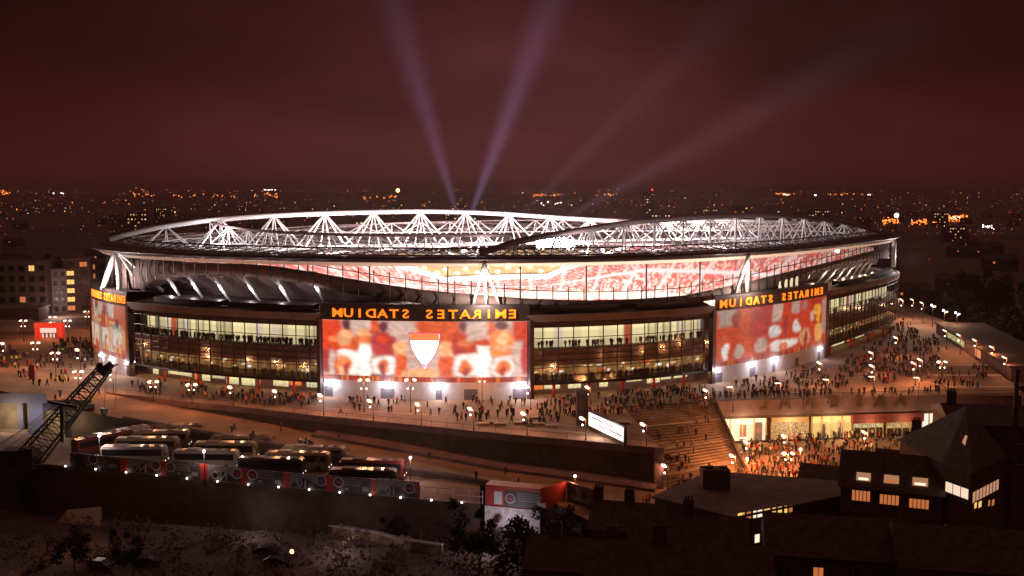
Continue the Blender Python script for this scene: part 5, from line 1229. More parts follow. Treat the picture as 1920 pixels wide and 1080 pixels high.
def crowd(n, zone, poly, z, w, where):
    """scatter n people in a picture-plane outline laid on the ground at height z"""
    xs = [p[0] for p in poly]; ys = [p[1] for p in poly]; pts = [G(a, b, z if not callable(z) else 0) for a, b in poly]
    mnx, mxx, mny, mxy = min(p.x for p in pts), max(p.x for p in pts), min(p.y for p in pts), max(p.y for p in pts); k = 0; tries = 0
    def inside(x, y):
        c = False; j = len(pts) - 1
        for i in range(len(pts)):
            if (pts[i].y > y) != (pts[j].y > y) and x < (pts[j].x - pts[i].x) * (y - pts[i].y) / (pts[j].y - pts[i].y) + pts[i].x: c = not c
            j = i
        return c
    pals = list(w.keys()); ww = list(w.values())
    while k < n and tries < n * 60:
        tries += 1
        if k % 3 and CROWD and prr.random() < .6 and CROWD[-1][3] == zone: x = CROWD[-1][0].x + prr.gauss(0, 1.0); y = CROWD[-1][0].y + prr.gauss(0, 1.0)      # friends walk together
        else: x, y = prr.uniform(mnx, mxx), prr.uniform(mny, mxy)
        if not inside(x, y): continue
        if any(abs(x - c[0].x) < .55 and abs(y - c[0].y) < .55 for c in CROWD): continue
        CROWD.append([Vector((x, y, z if not callable(z) else z(x, y))), prr.choices(pals, ww)[0], prr.uniform(0, 6.28), zone, where]); k += 1
MIX = {'dark coat': 8, 'brown coat': 3, 'navy jacket': 3, 'red football shirt': 1.2, 'grey jacket': 1.5, 'white top': .4}
def on_steps(x, y):
    best = None
    lo, hi = 0, 1; ax = ST0.lerp(ST1, .5); bx = SB0.lerp(SB1, .5); d = bx - ax; t = ((x - ax.x) * d.x + (y - ax.y) * d.y) / (d.x ** 2 + d.y ** 2); t = max(0, min(1, t)); return stair_z(math.ceil(t * NS) / NS)
crowd(70, 'mid', [(610, 752), (990, 752), (1000, 800), (640, 778)], 0, MIX, 'on the plaza below the central mural')
crowd(110, 'lft', [(255, 716), (440, 738), (600, 750), (600, 770), (420, 756), (240, 735)], 0, {**MIX, 'orange steward jacket': 1.5}, 'by the glass entrances left of the central mural')
crowd(9, 'stw', [(290, 712), (440, 734), (440, 738), (290, 716)], 0, {'orange steward jacket': 1}, 'at the entrances left of the central mural')
crowd(5, 'stw2', [(505, 742), (570, 748), (570, 752), (505, 746)], 0, {'orange steward jacket': 1}, 'at the entrance just left of the central mural')
crowd(70, 'fl', [(0, 650), (160, 690), (180, 735), (0, 720)], 0, MIX, 'on the open plaza at the left')
crowd(110, 'flb', [(95, 640), (170, 640), (176, 690), (100, 672)], 0, {**MIX, 'yellow high visibility jacket': 1, 'red football shirt': 3}, 'in the packed queue left of the stadium')
crowd(7, 'hv1', [(4, 676), (42, 676), (42, 680), (4, 680)], 0, {'yellow high visibility jacket': 1}, 'in the line of stewards at the left edge')
crowd(6, 'hv2', [(102, 712), (132, 712), (132, 718), (102, 718)], 0, {'yellow high visibility jacket': 1}, 'in the small group of stewards on the left plaza')
crowd(190, 'ctr', [(1000, 760), (1340, 728), (1340, 770), (1180, 775), (1080, 790), (1010, 800)], 0, MIX, 'on the plaza between the two murals')
crowd(25, 'ent', [(1050, 752), (1310, 728), (1310, 735), (1050, 758)], 0, {**MIX, 'orange steward jacket': 3}, 'by the red columns between the murals')
crowd(120, 'rt', [(1345, 728), (1540, 690), (1600, 720), (1560, 742), (1350, 748)], 0, MIX, 'on the plaza below the right mural')
crowd(45, 'par', [(1345, 744), (1760, 734), (1760, 740), (1345, 750)], 0, {'dark coat': 1, 'brown coat': .4}, 'leaning along the parapet above the shops')
crowd(340, 'fr', [(1560, 690), (1650, 640), (1690, 600), (1760, 640), (1760, 690), (1640, 730)], 0, {**MIX, 'red football shirt': 2.5}, 'in the dense crowd on the right plaza')
crowd(45, 'frs', [(1725, 692), (1850, 692), (1860, 730), (1740, 730)], .6, MIX, 'on the shallow steps at the right')
crowd(75, 'stp', [(1190, 775), (1330, 765), (1385, 890), (1250, 905)], on_steps, MIX, 'walking down the broad steps')
crowd(380, 'low', [(1385, 845), (1450, 815), (1700, 805), (1720, 850), (1600, 895), (1380, 905)], -9, {**MIX, 'red football shirt': 3, 'white top': 1.2}, 'in the packed crowd below the shops')
for px, py in ((435, 812), (440, 808), (470, 826), (475, 822), (562, 838), (566, 840), (574, 834), (580, 838), (585, 841), (572, 842), (527, 808), (635, 825), (805, 862), (893, 900), (972, 912), (948, 890), (1042, 0), (104, 752), (113, 745), (186, 741), (1212, 945), (1206, 948), (1217, 944)):
    if not py: continue
    z = road_z(G(px, py, -3).x) if px > 200 else 0
    for _ in range(4): z = road_z(G(px, py, z).x) if px > 200 else 0
    CROWD.append([G(px, py, z), prr.choice(['dark coat', 'brown coat', 'navy jacket']) if px < 1200 else 'orange steward jacket', prr.uniform(0, 6.28), 'road', 'walking on the road below the retaining wall' if px > 200 else 'crossing the plaza above the undercroft'])
# people indoors, seen against the lit concourse windows
for s0, s1, n in ((s_at(262, 12), s_at(590, 12), 150), (s_at(1010, 12), s_at(1330, 12), 70), (s_at(1560, 12), s_at(1660, 12), 40)):
    for _ in range(n): CROWD.append([RP(prr.uniform(s0, s1), 1, 10.95, -prr.uniform(1.0, 2.6)), prr.choices(['dark coat', 'brown coat', 'red football shirt'], [8, 1, 1])[0], prr.uniform(0, 6.28), 'in', 'x'])
for s0, s1, n in ((s_at(262, 5), s_at(590, 5), 60), (s_at(1000, 5), s_at(1330, 5), 120), (s_at(1560, 5), s_at(1660, 5), 40)):
    for _ in range(n): CROWD.append([RP(prr.uniform(s0, s1), 1, 3.52, -prr.uniform(1.0, 2.6)), prr.choices(['dark coat', 'brown coat', 'red football shirt'], [7, 2, 3])[0], prr.uniform(0, 6.28), 'in', 'x'])
_ord = sorted(range(len(CROWD)), key=lambda i: (CROWD[i][3] == 'in', CROWD[i][0].y)); first = set(_ord[:296])
VB = {0: 'striding', 1: 'striding', 2: 'walking', 3: 'standing', 4: 'hurrying', 5: 'standing'}
vs_, fs_, ms_ = [], [], []; mats_all = []; midx = {}
for pal, v in PALS.items():
    for m_ in v:
        if m_.name not in midx: midx[m_.name] = len(mats_all); mats_all.append(m_)
for i, (p, pal, a, zone, where) in enumerate(CROWD):
    pi = prr.randrange(6); me = PM[(pi, pal)]; sc_ = prr.uniform(.95, 1.08)
    if i in first:
        o = bpy.data.objects.new('person', me); COL.objects.link(o); o.location = p; o.rotation_euler.z = a; o.scale = (sc_,) * 3
        tag(o, ('person in a ' + pal + ' ' + VB[pi] + ' ' + where.replace('walking ', '')), 'person', ('people in a ' + pal + ' ' + VB[pi] + ' ' + where.replace('walking ', '')))
    else:
        mt = Matrix.Translation(p) @ Matrix.Rotation(a, 4, 'Z') @ Matrix.Scale(sc_, 4); o0 = len(vs_)
        vs_ += [tuple(mt @ v.co) for v in me.vertices]
        for f_ in me.polygons: fs_.append(tuple(o0 + k for k in f_.vertices)); ms_.append(midx[me.materials[f_.material_index].name])
me = bpy.data.meshes.new('crowd'); me.from_pydata(vs_, [], fs_)
for m_ in mats_all: me.materials.append(m_)
me.polygons.foreach_set('material_index', ms_); o = bpy.data.objects.new('crowd', me); COL.objects.link(o); tag(o, 'far match day crowd massed around the stadium and behind its lit windows', 'crowd', kind='stuff')

# ================================================================== city beyond
crng = random.Random(5)
def city_house(x, y, w, d, h, rz, kind):
    t = None
    return t
CB = {}
def block(kind):
    t = thing('distant_building', '', 'building')
    if kind == 'house':
        mb = MB(); mb.box((0, 0, 4), (22, 9, 8)); mb.build('wall', M['brick'], t); mb = MB(); mb.add([(-11.3, -4.9, 8), (11.3, -4.9, 8), (11.3, 4.9, 8), (-11.3, 4.9, 8), (-11.3, 0, 11.2), (11.3, 0, 11.2)], [(0, 1, 5, 4), (2, 3, 4, 5), (1, 2, 5), (3, 0, 4)]); r_ = mb.build('roof', M['slate'], t)
        for x in (-7, 0, 7): mb = MB(); mb.box((x, 0, 11.3), (1.0, 1.6, 1.8)); mb.build('chimney', M['brick'], r_)
        for x in (-8, -4, 2, 7): mb = MB(); mb.box((x, -4.52, 5.6), (1.3, .1, 1.4)); mb.build('window', M['wino'] if x in (-4,) else M['wind'], t)
    else:
        w, h = {'slab': (30, 22), 'tower': (16, 46)}[kind]; mb = MB(); mb.box((0, 0, h / 2), (w, 14, h)); mb.build('wall', M['wall_mid'], t); mb = MB(); mb.box((0, 0, h + .6), (w * .9, 12, 1.2)); mb.build('roof', M['wall_dark'], t)
        nx = int(w / 4); nz2 = int(h / 4)
        for i in range(nx):
            for j in range(nz2):
                if crng.random() < .34: mb = MB(); mb.box((-w / 2 + (i + .5) * w / nx, -7.05, (j + .5) * h / nz2), (1.7, .1, 1.5)); mb.build('window', M[crng.choice(['winy', 'wino', 'winw'])], t)
    return t
def place_block(kind, x, y, rz, sc_=1, label=None, group=None):
    if kind not in CB: o = CB[kind] = block(kind); o.location = (x, y, GZ); o.rotation_euler.z = rz
    else: o = dup(CB[kind], (x, y, GZ), rz)
    o.scale = (sc_,) * 3; o['label'] = label; o['group'] = group; return o
for i in range(110):
    y = 560 * (1 + crng.random() ** 1.3 * 4.0); x = crng.uniform(-.52, .52) * y
    if -180 < x < 190 and y < 600: continue
    place_block('house', x, y, crng.uniform(-.5, .5), crng.uniform(.9, 1.25), 'dark terrace of pitched roof houses in the night city beyond the stadium', 'terraces of houses in the dark city')
for i in range(26):
    y = crng.uniform(900, 2600); x = crng.uniform(-.5, .5) * y
    place_block('slab', x, y, crng.uniform(-.3, .3), crng.uniform(.8, 1.3), 'distant flat roofed block with a few lit windows in the dark city', 'flat roofed blocks in the dark city')
TW = [(746, 1500, 1.0, 'lone tower block left of the searchlights with an orange glow on top'), (852, 1700, 1.0, 'left one of the pair of tower blocks where the searchlight beams start'), (866, 1720, .9, 'right one of the pair of tower blocks where the searchlight beams start'), (580, 1400, .9, 'slim tower block far behind the left half of the roof truss'), (1387, 1150, 1.0, 'tower block with two columns of lit windows above the right truss'), (1215, 2300, 1.35, 'far tower with a red light on its top right of centre')]
for px, y, s_, lb_ in TW:
    p = A(px, 380, y); place_block('tower', p.x, y, 0, s_, lb_, 'tower blocks on the horizon')
def lights_obj(name, n, fn, m, label):
    mb = MB()
    for _ in range(n):
        c, r_ = fn(); x, y, z = c; mb.add([(x - r_, y, z), (x + r_, y, z), (x, y, z - r_), (x, y, z + r_), (x, y - r_, z), (x, y + r_, z)], [(4, 1, 3), (4, 3, 0), (4, 0, 2), (4, 2, 1), (5, 3, 1), (5, 0, 3), (5, 2, 0), (5, 1, 2)])
    return tag(mb.build(name, m), label, 'city lights', kind='stuff')
def far_light(lo, hi, x0, x1, zz=(-9, 4)):
    def f():
        py = lo + (hi - lo) * crng.random() ** 1.6; px = crng.uniform(x0, x1); z = crng.uniform(*zz); p = G(px, max(py, 366.8), min(z, 2)); p.y = min(p.y, 14000)
        if p.y >= 13999: p = A(px, py, 14000)
        r_ = p.y / 1935 * crng.choice([.32, .38, .42, .5, .65, 1.0]); return p, r_
    return f
LO = emis('far_lamp_orange', (1, .27, .05), 4.2); LW = emis('far_lamp_white', (1, .80, .62), 5); LR = emis('far_lamp_red', (1, .05, .03), 4); LD = emis('far_lamp_dim', (1, .22, .06), 1.2)
lights_obj('far_orange_lights', 420, far_light(355, 400, -20, 1940), LO, 'orange street lights scattered over the dark city below the horizon')
lights_obj('far_dim_lights', 1100, far_light(356, 440, -20, 1940), LD, 'faint amber lights sprinkled over the dark city')
lights_obj('far_white_lights', 90, far_light(357, 430, -20, 1940), LW, 'small white lights scattered over the dark city')
lights_obj('far_red_lights', 26, far_light(358, 560, 1000, 1920), LR, 'small red lights over the dark city on the right')
def cluster(n, segs, m, name, label, rr_=(.7, 1.6)):
    def f():
        x0, y0, x1, y1, jy = crng.choice(segs); t = crng.random(); px, py = x0 + (x1 - x0) * t, y0 + (y1 - y0) * t + crng.gauss(0, jy)
        p = G(px, py, -6) if py > 372 else A(px, py, 9000); return p, p.y / 1935 * crng.uniform(*rr_)
    return lights_obj(name, n, f, m, label)
cluster(260, [(1708, 417, 1800, 412, 2.0), (1720, 414, 1790, 408, 1.2), (1750, 408, 1815, 405, 1.2), (1655, 416, 1685, 412, 3)], emis('far_street_orange', (1, .22, .03), 3.6), 'orange_street_cluster', 'long bright orange lit street far out on the right')
cluster(70, [(1740, 411, 1800, 408, 1.5), (1770, 426, 1773, 428, 1), (1840, 424, 1866, 426, 2)], LW, 'street_highlights', 'yellow white lights inside the orange street on the right')
cluster(150, [(680, 372, 745, 369, 2), (240, 358, 300, 366, 4), (320, 367, 480, 367, 1.5), (0, 358, 20, 364, 3), (1550, 364, 1640, 364, .8), (1455, 363, 1485, 365, .8), (1000, 366, 1060, 364, 1.5), (1085, 366, 1170, 365, 1), (490, 360, 520, 368, 3)], LO, 'horizon_orange_rows', 'rows of orange lights right on the horizon')
cluster(28, [(97, 363, 125, 362, .5), (490, 356, 516, 356, .3), (1470, 364, 1480, 366, .6), (1525, 365, 1530, 366, .5), (1626, 366, 1632, 366, .5), (1010, 382, 1055, 380, 2)], emis('horizon_white', (1, .9, .85), 9), 'horizon_white_rows', 'short rows of white lights on the horizon', (.8, 1.4))
for px, py, D, m_, r_, lb_ in ((1681, 404, 900, 'lampb', 2.0, 'big bluish floodlight glowing beside the orange street at right'), (746, 357, 1480, 'lampo', 2.6, 'orange beacon on top of the lone tower block'), (1223, 356, 2250, None, 1.8, 'red aircraft warning light right of centre on the horizon')):
    p = A(px, py, D); t = thing('beacon', lb_, 'light', (p.x, p.y, GZ)); mb = MB(); mb.ball((0, 0, p.z - GZ), r_); mb.build('lamp_head', M[m_] if m_ else LR, t); mb = MB(); mb.tube((0, 0, 0), (0, 0, p.z - GZ), .5, 5); mb.build('pole', M['dsteel'], t)
# low hills closing the horizon
mb = MB(); hr_ = np.random.default_rng(8); nn = 90; pr = []
for i in range(nn + 1):
    a = -60 + 120 * i / nn; h = 45 + 45 * (math.sin(i * .23) * .5 + math.sin(i * .61 + 2) * .3 + .6) + (60 if i > 48 else 0) * min(1, (i - 48) / 10)
    x, y = 15000 * math.tan(R(a * .75)), 15000; mb.v += [(x, y, GZ - 5), (x, y + 400, h), (x, y + 2500, GZ - 5)]
for i in range(nn):
    for j in range(2): q = i * 3 + j; mb.f.append((q, q + 3, q + 4, q + 1)); mb.m.append(0)
tag(mb.build('hills', M['ground']), kind='structure')

# ================================================================== trees
def tree_mesh(h, seed, leafy=0.0, spread=.35):
    r = random.Random(seed); mb = MB()
    def br(p, d, L_, rad, lv):
        q = p + d * L_; mb.tube(p, q, rad, 5 if lv < 2 else 3, rad * .6, cap=False)
        if lv >= 4: return
        for _ in range(4 if lv < 2 else 3):
            nd = (d + Vector((r.uniform(-1, 1), r.uniform(-1, 1), r.uniform(-.3, .8))) * (.75 if lv else .6)).normalized(); s_ = p.lerp(q, r.uniform(.5, 1)); br(s_, nd, L_ * r.uniform(.55, .75), rad * .5, lv + 1)
    br(Vector((0, 0, 0)), Vector((0, 0, 1)), h * .36, h * .022, 0); return mb
TREES = {}
def tree(x, y, z, h, kind, label, group=None, rz=0):
    key = kind
    if key not in TREES:
        t = thing('bare_tree' if kind < 3 else 'leafy_tree', label, 'tree', (x, y, z)); mb = tree_mesh(10, kind); mb.build('trunk_and_limbs', M['bark'], t)
        if kind >= 3:
            r = random.Random(kind); mb = MB(); cs = [(r.gauss(0, 1.9), r.gauss(0, 1.9), 6 + r.gauss(0, 1.7), r.uniform(.8, 1.7)) for _ in range(16)]
            for _ in range(1900):
                c = r.choice(cs); v = Vector((r.gauss(0, 1), r.gauss(0, 1), r.gauss(0, 1))).normalized() * c[3] * r.random() ** .4; p = Vector(c[:3]) + v; a, b = Vector((r.uniform(-1, 1), r.uniform(-1, 1), r.uniform(-1, 1))) * .28, Vector((r.uniform(-1, 1), r.uniform(-1, 1), r.uniform(-1, 1))) * .28
                mb.add([p - a, p + b, p + a, p - b], [(0, 1, 2, 3)])
            mb.build('crown', M['leaf'], t)
        TREES[key] = t; o = t
    else: o = dup(TREES[key], (x, y, z))
    o.rotation_euler.z = rz; o.scale = (h / 10,) * 3; o['label'] = label
    if group: o['group'] = group
    return o
tr = random.Random(9)
for i in range(34):
    px = tr.uniform(1700, 1960); py = tr.uniform(560, 700); p = G(px, py, GZ + 5); p.y = max(p.y, 330 + tr.uniform(0, 120)); p.x = (px - 960) / 1935 * p.y * 1.005 + 12
    tree(p.x, p.y, GZ, tr.uniform(16, 26), tr.choice([0, 1, 2, 3, 4]), 'dark tree in the unlit belt behind the low building at the right', 'dark trees at the right', tr.uniform(0, 6))
for i in range(16):
    p = A(tr.uniform(-40, 420), 440, tr.uniform(520, 760)); tree(p.x, p.y, GZ, tr.uniform(12, 18), tr.choice([3, 4]), 'dark tree among the roofs beyond the far left apartments', 'dark trees at the far left', tr.uniform(0, 6))

# ================================================================== crane
cr_ = thing('lattice_crane', 'dark lattice boom crane rising in front of the lit undercroft at the far left', 'crane', A(52, 885, 197)); cr_.location.z = -8.5
b0, b1 = A(62, 872, 197), A(200, 706, 206); d = (b1 - b0).normalized(); u = d.cross(Vector((0, 1, 0))).normalized(); v = d.cross(u); mb = MB(); nb = 16
def bc(i, a, b): t = i / nb; w = 2.0 * (1 - t) + 1.0 * t; return b0.lerp(b1, t) + u * a * w + v * b * w
for a, b in ((-1, -1), (-1, 1), (1, -1), (1, 1)): mb.tube(bc(0, a, b), bc(nb, a, b), .20, 5)
for i in range(nb):
    for (a, b), (c, e_) in (((-1, -1), (1, -1)), ((1, -1), (1, 1)), ((1, 1), (-1, 1)), ((-1, 1), (-1, -1))): mb.tube(bc(i, a, b), bc(i + 1, c, e_), .08, 4); mb.tube(bc(i, a, b), bc(i, c, e_), .08, 4)
setpar(mb.build('boom', M['dsteel']), cr_)
mb = MB(); mb.tube(b1 - d * 1.5, b1 + Vector((1.2, 0, .6)), .9, 8, .7); mb.tube(b1 + Vector((-1.4, 0, -.2)), b1 + Vector((2.4, 0, .5)), .35, 6, .15); mb.ball(b1 + Vector((-1.2, 0, .2)), .7); mb.ball(b1 + Vector((.4, 0, -.8)), .8); setpar(mb.build('boom_head', M['dsteel']), cr_)
mb = MB(); m0 = A(123, 775, 196); mb.tube(A(124, 838, 196), m0, .38, 6); mb.tube(m0 + Vector((-2.5, 0, .8)), m0 + Vector((2.8, 0, -.3)), .28, 6); mb.tube(b0 + Vector((2, 0, 0)), m0 + Vector((4, 0, 0)), .12, 4); setpar(mb.build('mast', M['dsteel']), cr_)
mb = MB()
for (x, y) in ((-60, 900), (-40, 905), (10, 880)): mb.tube(A(x, y, 195), b1, .05, 3)
h0 = A(197, 778, 206); mb.tube(b1, h0, .05, 3); mb.tube(b1 + Vector((2, 0, 0)), A(213, 850, 206), .04, 3); mb.tube(m0, A(0, 850, 190), .05, 3); setpar(mb.build('hoist_ropes', M['dsteel']), cr_)
mb = MB(); mb.tube(h0, h0 - Vector((0, 0, .8)), .75, 8, .65); mb.tube(h0 - Vector((0, 0, .8)), h0 - Vector((0, 0, 1.9)), .65, 8, .12); setpar(mb.build('hook_block', M['dsteel']), cr_)
c = A(52, 885, 197); mb = MB(); c = GY(40, 876); cr_.location = c; mb.box((c.x, c.y, c.z + 2.4), (6, 3.2, 2.0)); mb.box((c.x + 2.2, c.y - 1.3, c.z + 2.9), (1.5, 1.3, 1.8)); setpar(mb.build('crane_body', M['dsteel']), cr_)
for s_ in (-1, 1): mb = MB(); mb.box((c.x, c.y + s_ * 1.7, c.z + .75), (6, .8, 1.4)); setpar(mb.build('track', M['black']), cr_)

# ================================================================== dark foreground houses
def walls_obj(r_, pts, z0, z1, m, name='wall'): return prism_pts(pts, z0, z1, m, name, r_)
def win_on(r_, P0, P1, px0, px1, zlo, zhi, m, name='lit_window', mull=2):
    d_ = (P1 - P0); L_ = d_.length; d_.normalize(); n_ = Vector((d_.y, -d_.x, 0))
    f_ = lambda px: min((abs(PJ(P0 + d_ * t + Vector((0, 0, (zlo + zhi) / 2 - P0.z)))[0] - px), t) for t in np.linspace(0, L_, 500))[1]
    t0, t1 = f_(px0), f_(px1); mb = MB(); q = lambda t, z, o=.05: Vector((P0.x, P0.y, 0)) + d_ * t + n_ * o + Vector((0, 0, z))
    mb.quad(q(t0, zlo), q(t1, zlo), q(t1, zhi), q(t0, zhi)); w = setpar(mb.build(name, m), r_); mb = MB()
    for i in range(mull + 1): t = t0 + (t1 - t0) * i / mull; mb.tube(q(t, zlo - .05, .08), q(t, zhi + .05, .08), .06, 4)
    for z in (zlo, zhi): mb.tube(q(t0, z, .08), q(t1, z, .08), .07, 4)
    setpar(mb.build('frame', M['black']), w); return w
def zpix(px, py, P0, P1):    # height at which a picture point meets the wall plane P0-P1
    return on_line(px, py, (P0.x, P0.y), (P1.x, P1.y)).z
M['flatroof'] = mat('felt_roof', (.16, .10, .085), .9, var=.35, scale=.4)
# flat roofed building with a strip of yellow windows
f1 = thing('flat_roofed_building', 'flat roofed dark building with a strip of yellow windows and a box on its roof', 'building', G(1400, 930, -2))
c = [G(1228, 930, -2), G(1378, 968, -2), G(1592, 925, -2), G(1568, 902, -2), G(1335, 884, -2)]
walls_obj(f1, c, GZ, -2.3, M['brick']); walls_obj(f1, [p + (p - G(1400, 925, -2)).normalized() * .5 for p in c], -2.3, -2, M['flatroof'], 'roof')
p = G(1340, 912, -2); mb = MB(); mb.box((p.x, p.y, -.5), (4.4, 3, 3.0)); mb.box((p.x - 1, p.y, 1.1), (1.2, .9, .5)); mb.box((p.x + 1.2, p.y + .3, 1.05), (.7, .9, .4)); setpar(mb.build('roof_box', M['brick']), f1)
P0, P1 = c[1], c[2]; zz = lambda px, py: zpix(px, py, P0, P1)
for a, b, m in ((1369, 1380, 'winy'), (1382, 1396, 'winy'), (1398, 1408, 'wino'), (1411, 1418, 'winw'), (1419, 1429, 'winw'), (1431, 1444, 'winy'), (1446, 1455, 'winy'), (1457, 1466, 'winy'), (1469, 1476, 'winy'), (1478, 1486, 'wino')):
    win_on(f1, P0, P1, max(a, 1381) if a < 1381 else a, max(b, 1392) if a < 1381 else b, zz(a, 979 - (a - 1369) * .16), zz(a, 964 - (a - 1369) * .16), M[m], mull=1)
win_on(f1, P0, P1, 1414, 1424, zz(1418, 1018), zz(1418, 1001), M['winw'], mull=1)
# terrace with three skylights
def terrace(name, label, pl, pr, zw, zr_, depth, wallm=M['brick'], slate=M['slate'], chim=()):
    r_ = thing(name, label, 'house', ((pl.x + pr.x) / 2, (pl.y + pr.y) / 2, GZ)); ax = Vector((pr.x - pl.x, pr.y - pl.y, 0)).normalized(); ay = Vector((-ax.y, ax.x, 0)); a, b = Vector((pl.x, pl.y, 0)), Vector((pr.x, pr.y, 0))
    walls_obj(r_, [a, b, b + ay * depth, a + ay * depth], GZ, zw, wallm)
    mb = MB(); o_ = .4; v = [a - ax * o_ - ay * o_, b + ax * o_ - ay * o_, b + ax * o_ + ay * (depth + o_), a - ax * o_ + ay * (depth + o_)]; mid = [a - ax * o_ + ay * depth / 2, b + ax * o_ + ay * depth / 2]
    vs = [Vector((q.x, q.y, zw)) for q in v] + [Vector((q.x, q.y, zr_)) for q in mid]; mb.add(vs, [(0, 1, 5, 4), (2, 3, 4, 5), (1, 2, 5), (3, 0, 4), (3, 2, 1, 0)]); rf_ = setpar(mb.build('roof', slate), r_)
    for t in chim:
        q = (mid[0].lerp(mid[1], t)); mb = MB(); mb.box((q.x, q.y, zr_ + .7), (1.5, 1.0, 2.6), math.atan2(ax.y, ax.x))
        for k in (-.4, 0, .4): mb.tube((q.x + ax.x * k, q.y + ax.y * k, zr_ + 2), (q.x + ax.x * k, q.y + ax.y * k, zr_ + 2.5), .13, 6)
        setpar(mb.build('chimney', wallm), rf_)
    return r_, a, b, ax, ay
pl, pr = A(1576, 912, 150), A(1768, 934, 145); pl.z = pr.z = 0
f2, a, b, ax, ay = terrace('terraced_house', 'dark terraced house with three lit skylights above three orange windows', pl, pr, A(1576, 912, 150).z, 6.2, 11, chim=())
P0, P1 = Vector((a.x, a.y, 0)), Vector((b.x, b.y, 0))
for x0, x1, y0, y1 in ((1597, 1632, 919, 941), (1649, 1686, 927, 948), (1704, 1742, 935, 955)): win_on(f2, P0, P1, x0, x1, zpix(x0, y1 - 3, P0, P1), zpix(x0, y0 - 3, P0, P1) - .1, M['wino'], mull=5)
zw = A(1576, 912, 150).z; rn = (Vector((0, 0, 6.2 - zw)) + ay * 5.5).normalized(); rnn = ax.cross(rn)
for x0, x1, k in ((1605, 1632, 'winy'), (1657, 1685, 'wino'), (1711, 1740, 'winy')):
    t = lambda px: min((abs(PJ(a + ax * q + Vector((0, 0, zw + 1)))[0] - px), q) for q in np.linspace(0, 20, 400))[1]
    q0, q1 = t(x0), t(x1); base = Vector((a.x, a.y, zw)); P_0 = base + ax * q0 + rn * 1.1 + rnn * .42; P_1 = base + ax * q1 + rn * 1.1 + rnn * .42; mb = MB(); mb.quad(P_0, P_1, P_1 + rn * 1.5, P_0 + rn * 1.5); w_ = setpar(mb.build('skylight', mat('skylight_glow_' + k, (.5, .3, .2), .4, emit=(1, .5, .25), es=.38)), f2)
    mb = MB(); mb.quad(P_0 + rn * .12 + rnn * .03 + ax * .3, P_1 + rn * .12 + rnn * .03 - ax * .3, P_1 + rn * .55 + rnn * .03 - ax * .3, P_0 + rn * .55 + rnn * .03 + ax * .3); setpar(mb.build('pane', M['winw' if k == 'winy' else 'wino']), w_)
# corner building with glazed bay
f3 = thing('corner_building', 'dark corner building with a bright wraparound window band and a long lit rooflight', 'building', A(1820, 935, 142)); f3.location.z = GZ
cA, cB, cC = A(1768, 900, 146), A(1820, 900, 141), A(1882, 900, 150); zt = 6.4
q = [Vector((p.x, p.y, 0)) for p in (cA, cB, cC)]; back = [q[2] + Vector((2, 14, 0)), q[0] + Vector((-1, 14, 0))]
walls_obj(f3, q + back, GZ, zt, M['brick'])
mb = MB(); top = [Vector((p.x, p.y, zt)) for p in q + back]; cc = sum(top, Vector()) / 5; apex = cc + Vector((1.5, 1.5, 6.8)); vs = [p + (p - cc).normalized() * .6 for p in top] + [apex]
mb.add(vs, [(i, (i + 1) % 5, 5) for i in range(5)]); setpar(mb.build('roof', M['slate']), f3)
win_on(f3, q[0], q[1], 1773, 1817, zpix(1795, 930, q[0], q[1]), zpix(1795, 909, q[0], q[1]), emis('bay_white', (1, .74, .55), .95), mull=3)
win_on(f3, q[1], q[2], 1822, 1872, zpix(1845, 932, q[1], q[2]), zpix(1845, 911, q[1], q[2]), emis('bay_dim', (1, .50, .28), .5), mull=8)
for x0, x1 in ((1825, 1831), (1833, 1840), (1851, 1856), (1858, 1864)): win_on(f3, q[1], q[2], x0, x1, zpix(x0, 955 - (x0 - 1825) * .15, q[1], q[2]), zpix(x0, 942 - (x0 - 1825) * .15, q[1], q[2]), M['winy'] if x0 < 1845 else M['wino'], mull=1)
win_on(f3, q[0], q[1], 1772, 1800, zpix(1786, 1000, q[0], q[1]), zpix(1786, 988, q[0], q[1]), M['wino'], mull=4)
e0_, e1_ = top[0], top[1]; nrm_ = (e1_ - e0_).cross(apex - e0_).normalized(); nrm_ = nrm_ if nrm_.z > 0 else -nrm_; rp_ = lambda t, q: e0_.lerp(e1_, t).lerp(apex, q) + nrm_ * .15
mb = MB(); mb.quad(rp_(.40, .16), rp_(.66, .16), rp_(.98, .52), rp_(.80, .52))
setpar(mb.build('rooflight', emis('rooflight_glow', (1, .55, .28), .40)), f3)
# tall dark block behind and its companions
wrr = random.Random(8)
def dark_block(px0, px1, pytop, D, dep, label, name='dark_house', wobble=1.5, chim=(.3, .7), m=None):
    a, b = A(px0, pytop, D), A(px1, pytop, D - 3); zt = (a.z + b.z) / 2; q = terrace(name, label, Vector((a.x, a.y, 0)), Vector((b.x, b.y, 0)), zt - wobble, zt + wobble * .6, dep, chim=chim)
    r_, p0, p1, ax, ay = q; n_ = int((p1 - p0).length / 3.4)
    for fl in (0, 1):
        for i in range(n_):
            t = (i + .5) / n_; c = p0.lerp(p1, t) - ay * .06 + Vector((0, 0, zt - wobble - 2.0 - fl * 3.2)); m_ = M[wrr.choice(['wind', 'wind', 'wind', 'wind', 'wind', 'wind', 'wino' if px0 > 1400 else 'wind'])]; mb = MB(); u = ax * .55; v = Vector((0, 0, .75)); mb.quad(c - u - v, c + u - v, c + u + v, c - u + v); mb.box(c - Vector((0, 0, .85)) - ay * .05, (1.4, .2, .14), 0, 1); mb.tube(c - v - ay * .03, c + v - ay * .03, .04, 4, mi=1); setpar(mb.build('window', [m_, M['nosing']]), r_)
    return q
dark_block(1785, 1990, 784, 160, 14, 'tallest dark roof at the right edge behind the corner building', wobble=1.2, chim=(.1, .8))
dark_block(1700, 1800, 838, 164, 9, 'dark house with three chimney pots against the lit crowd at right', wobble=2, chim=(.2,))
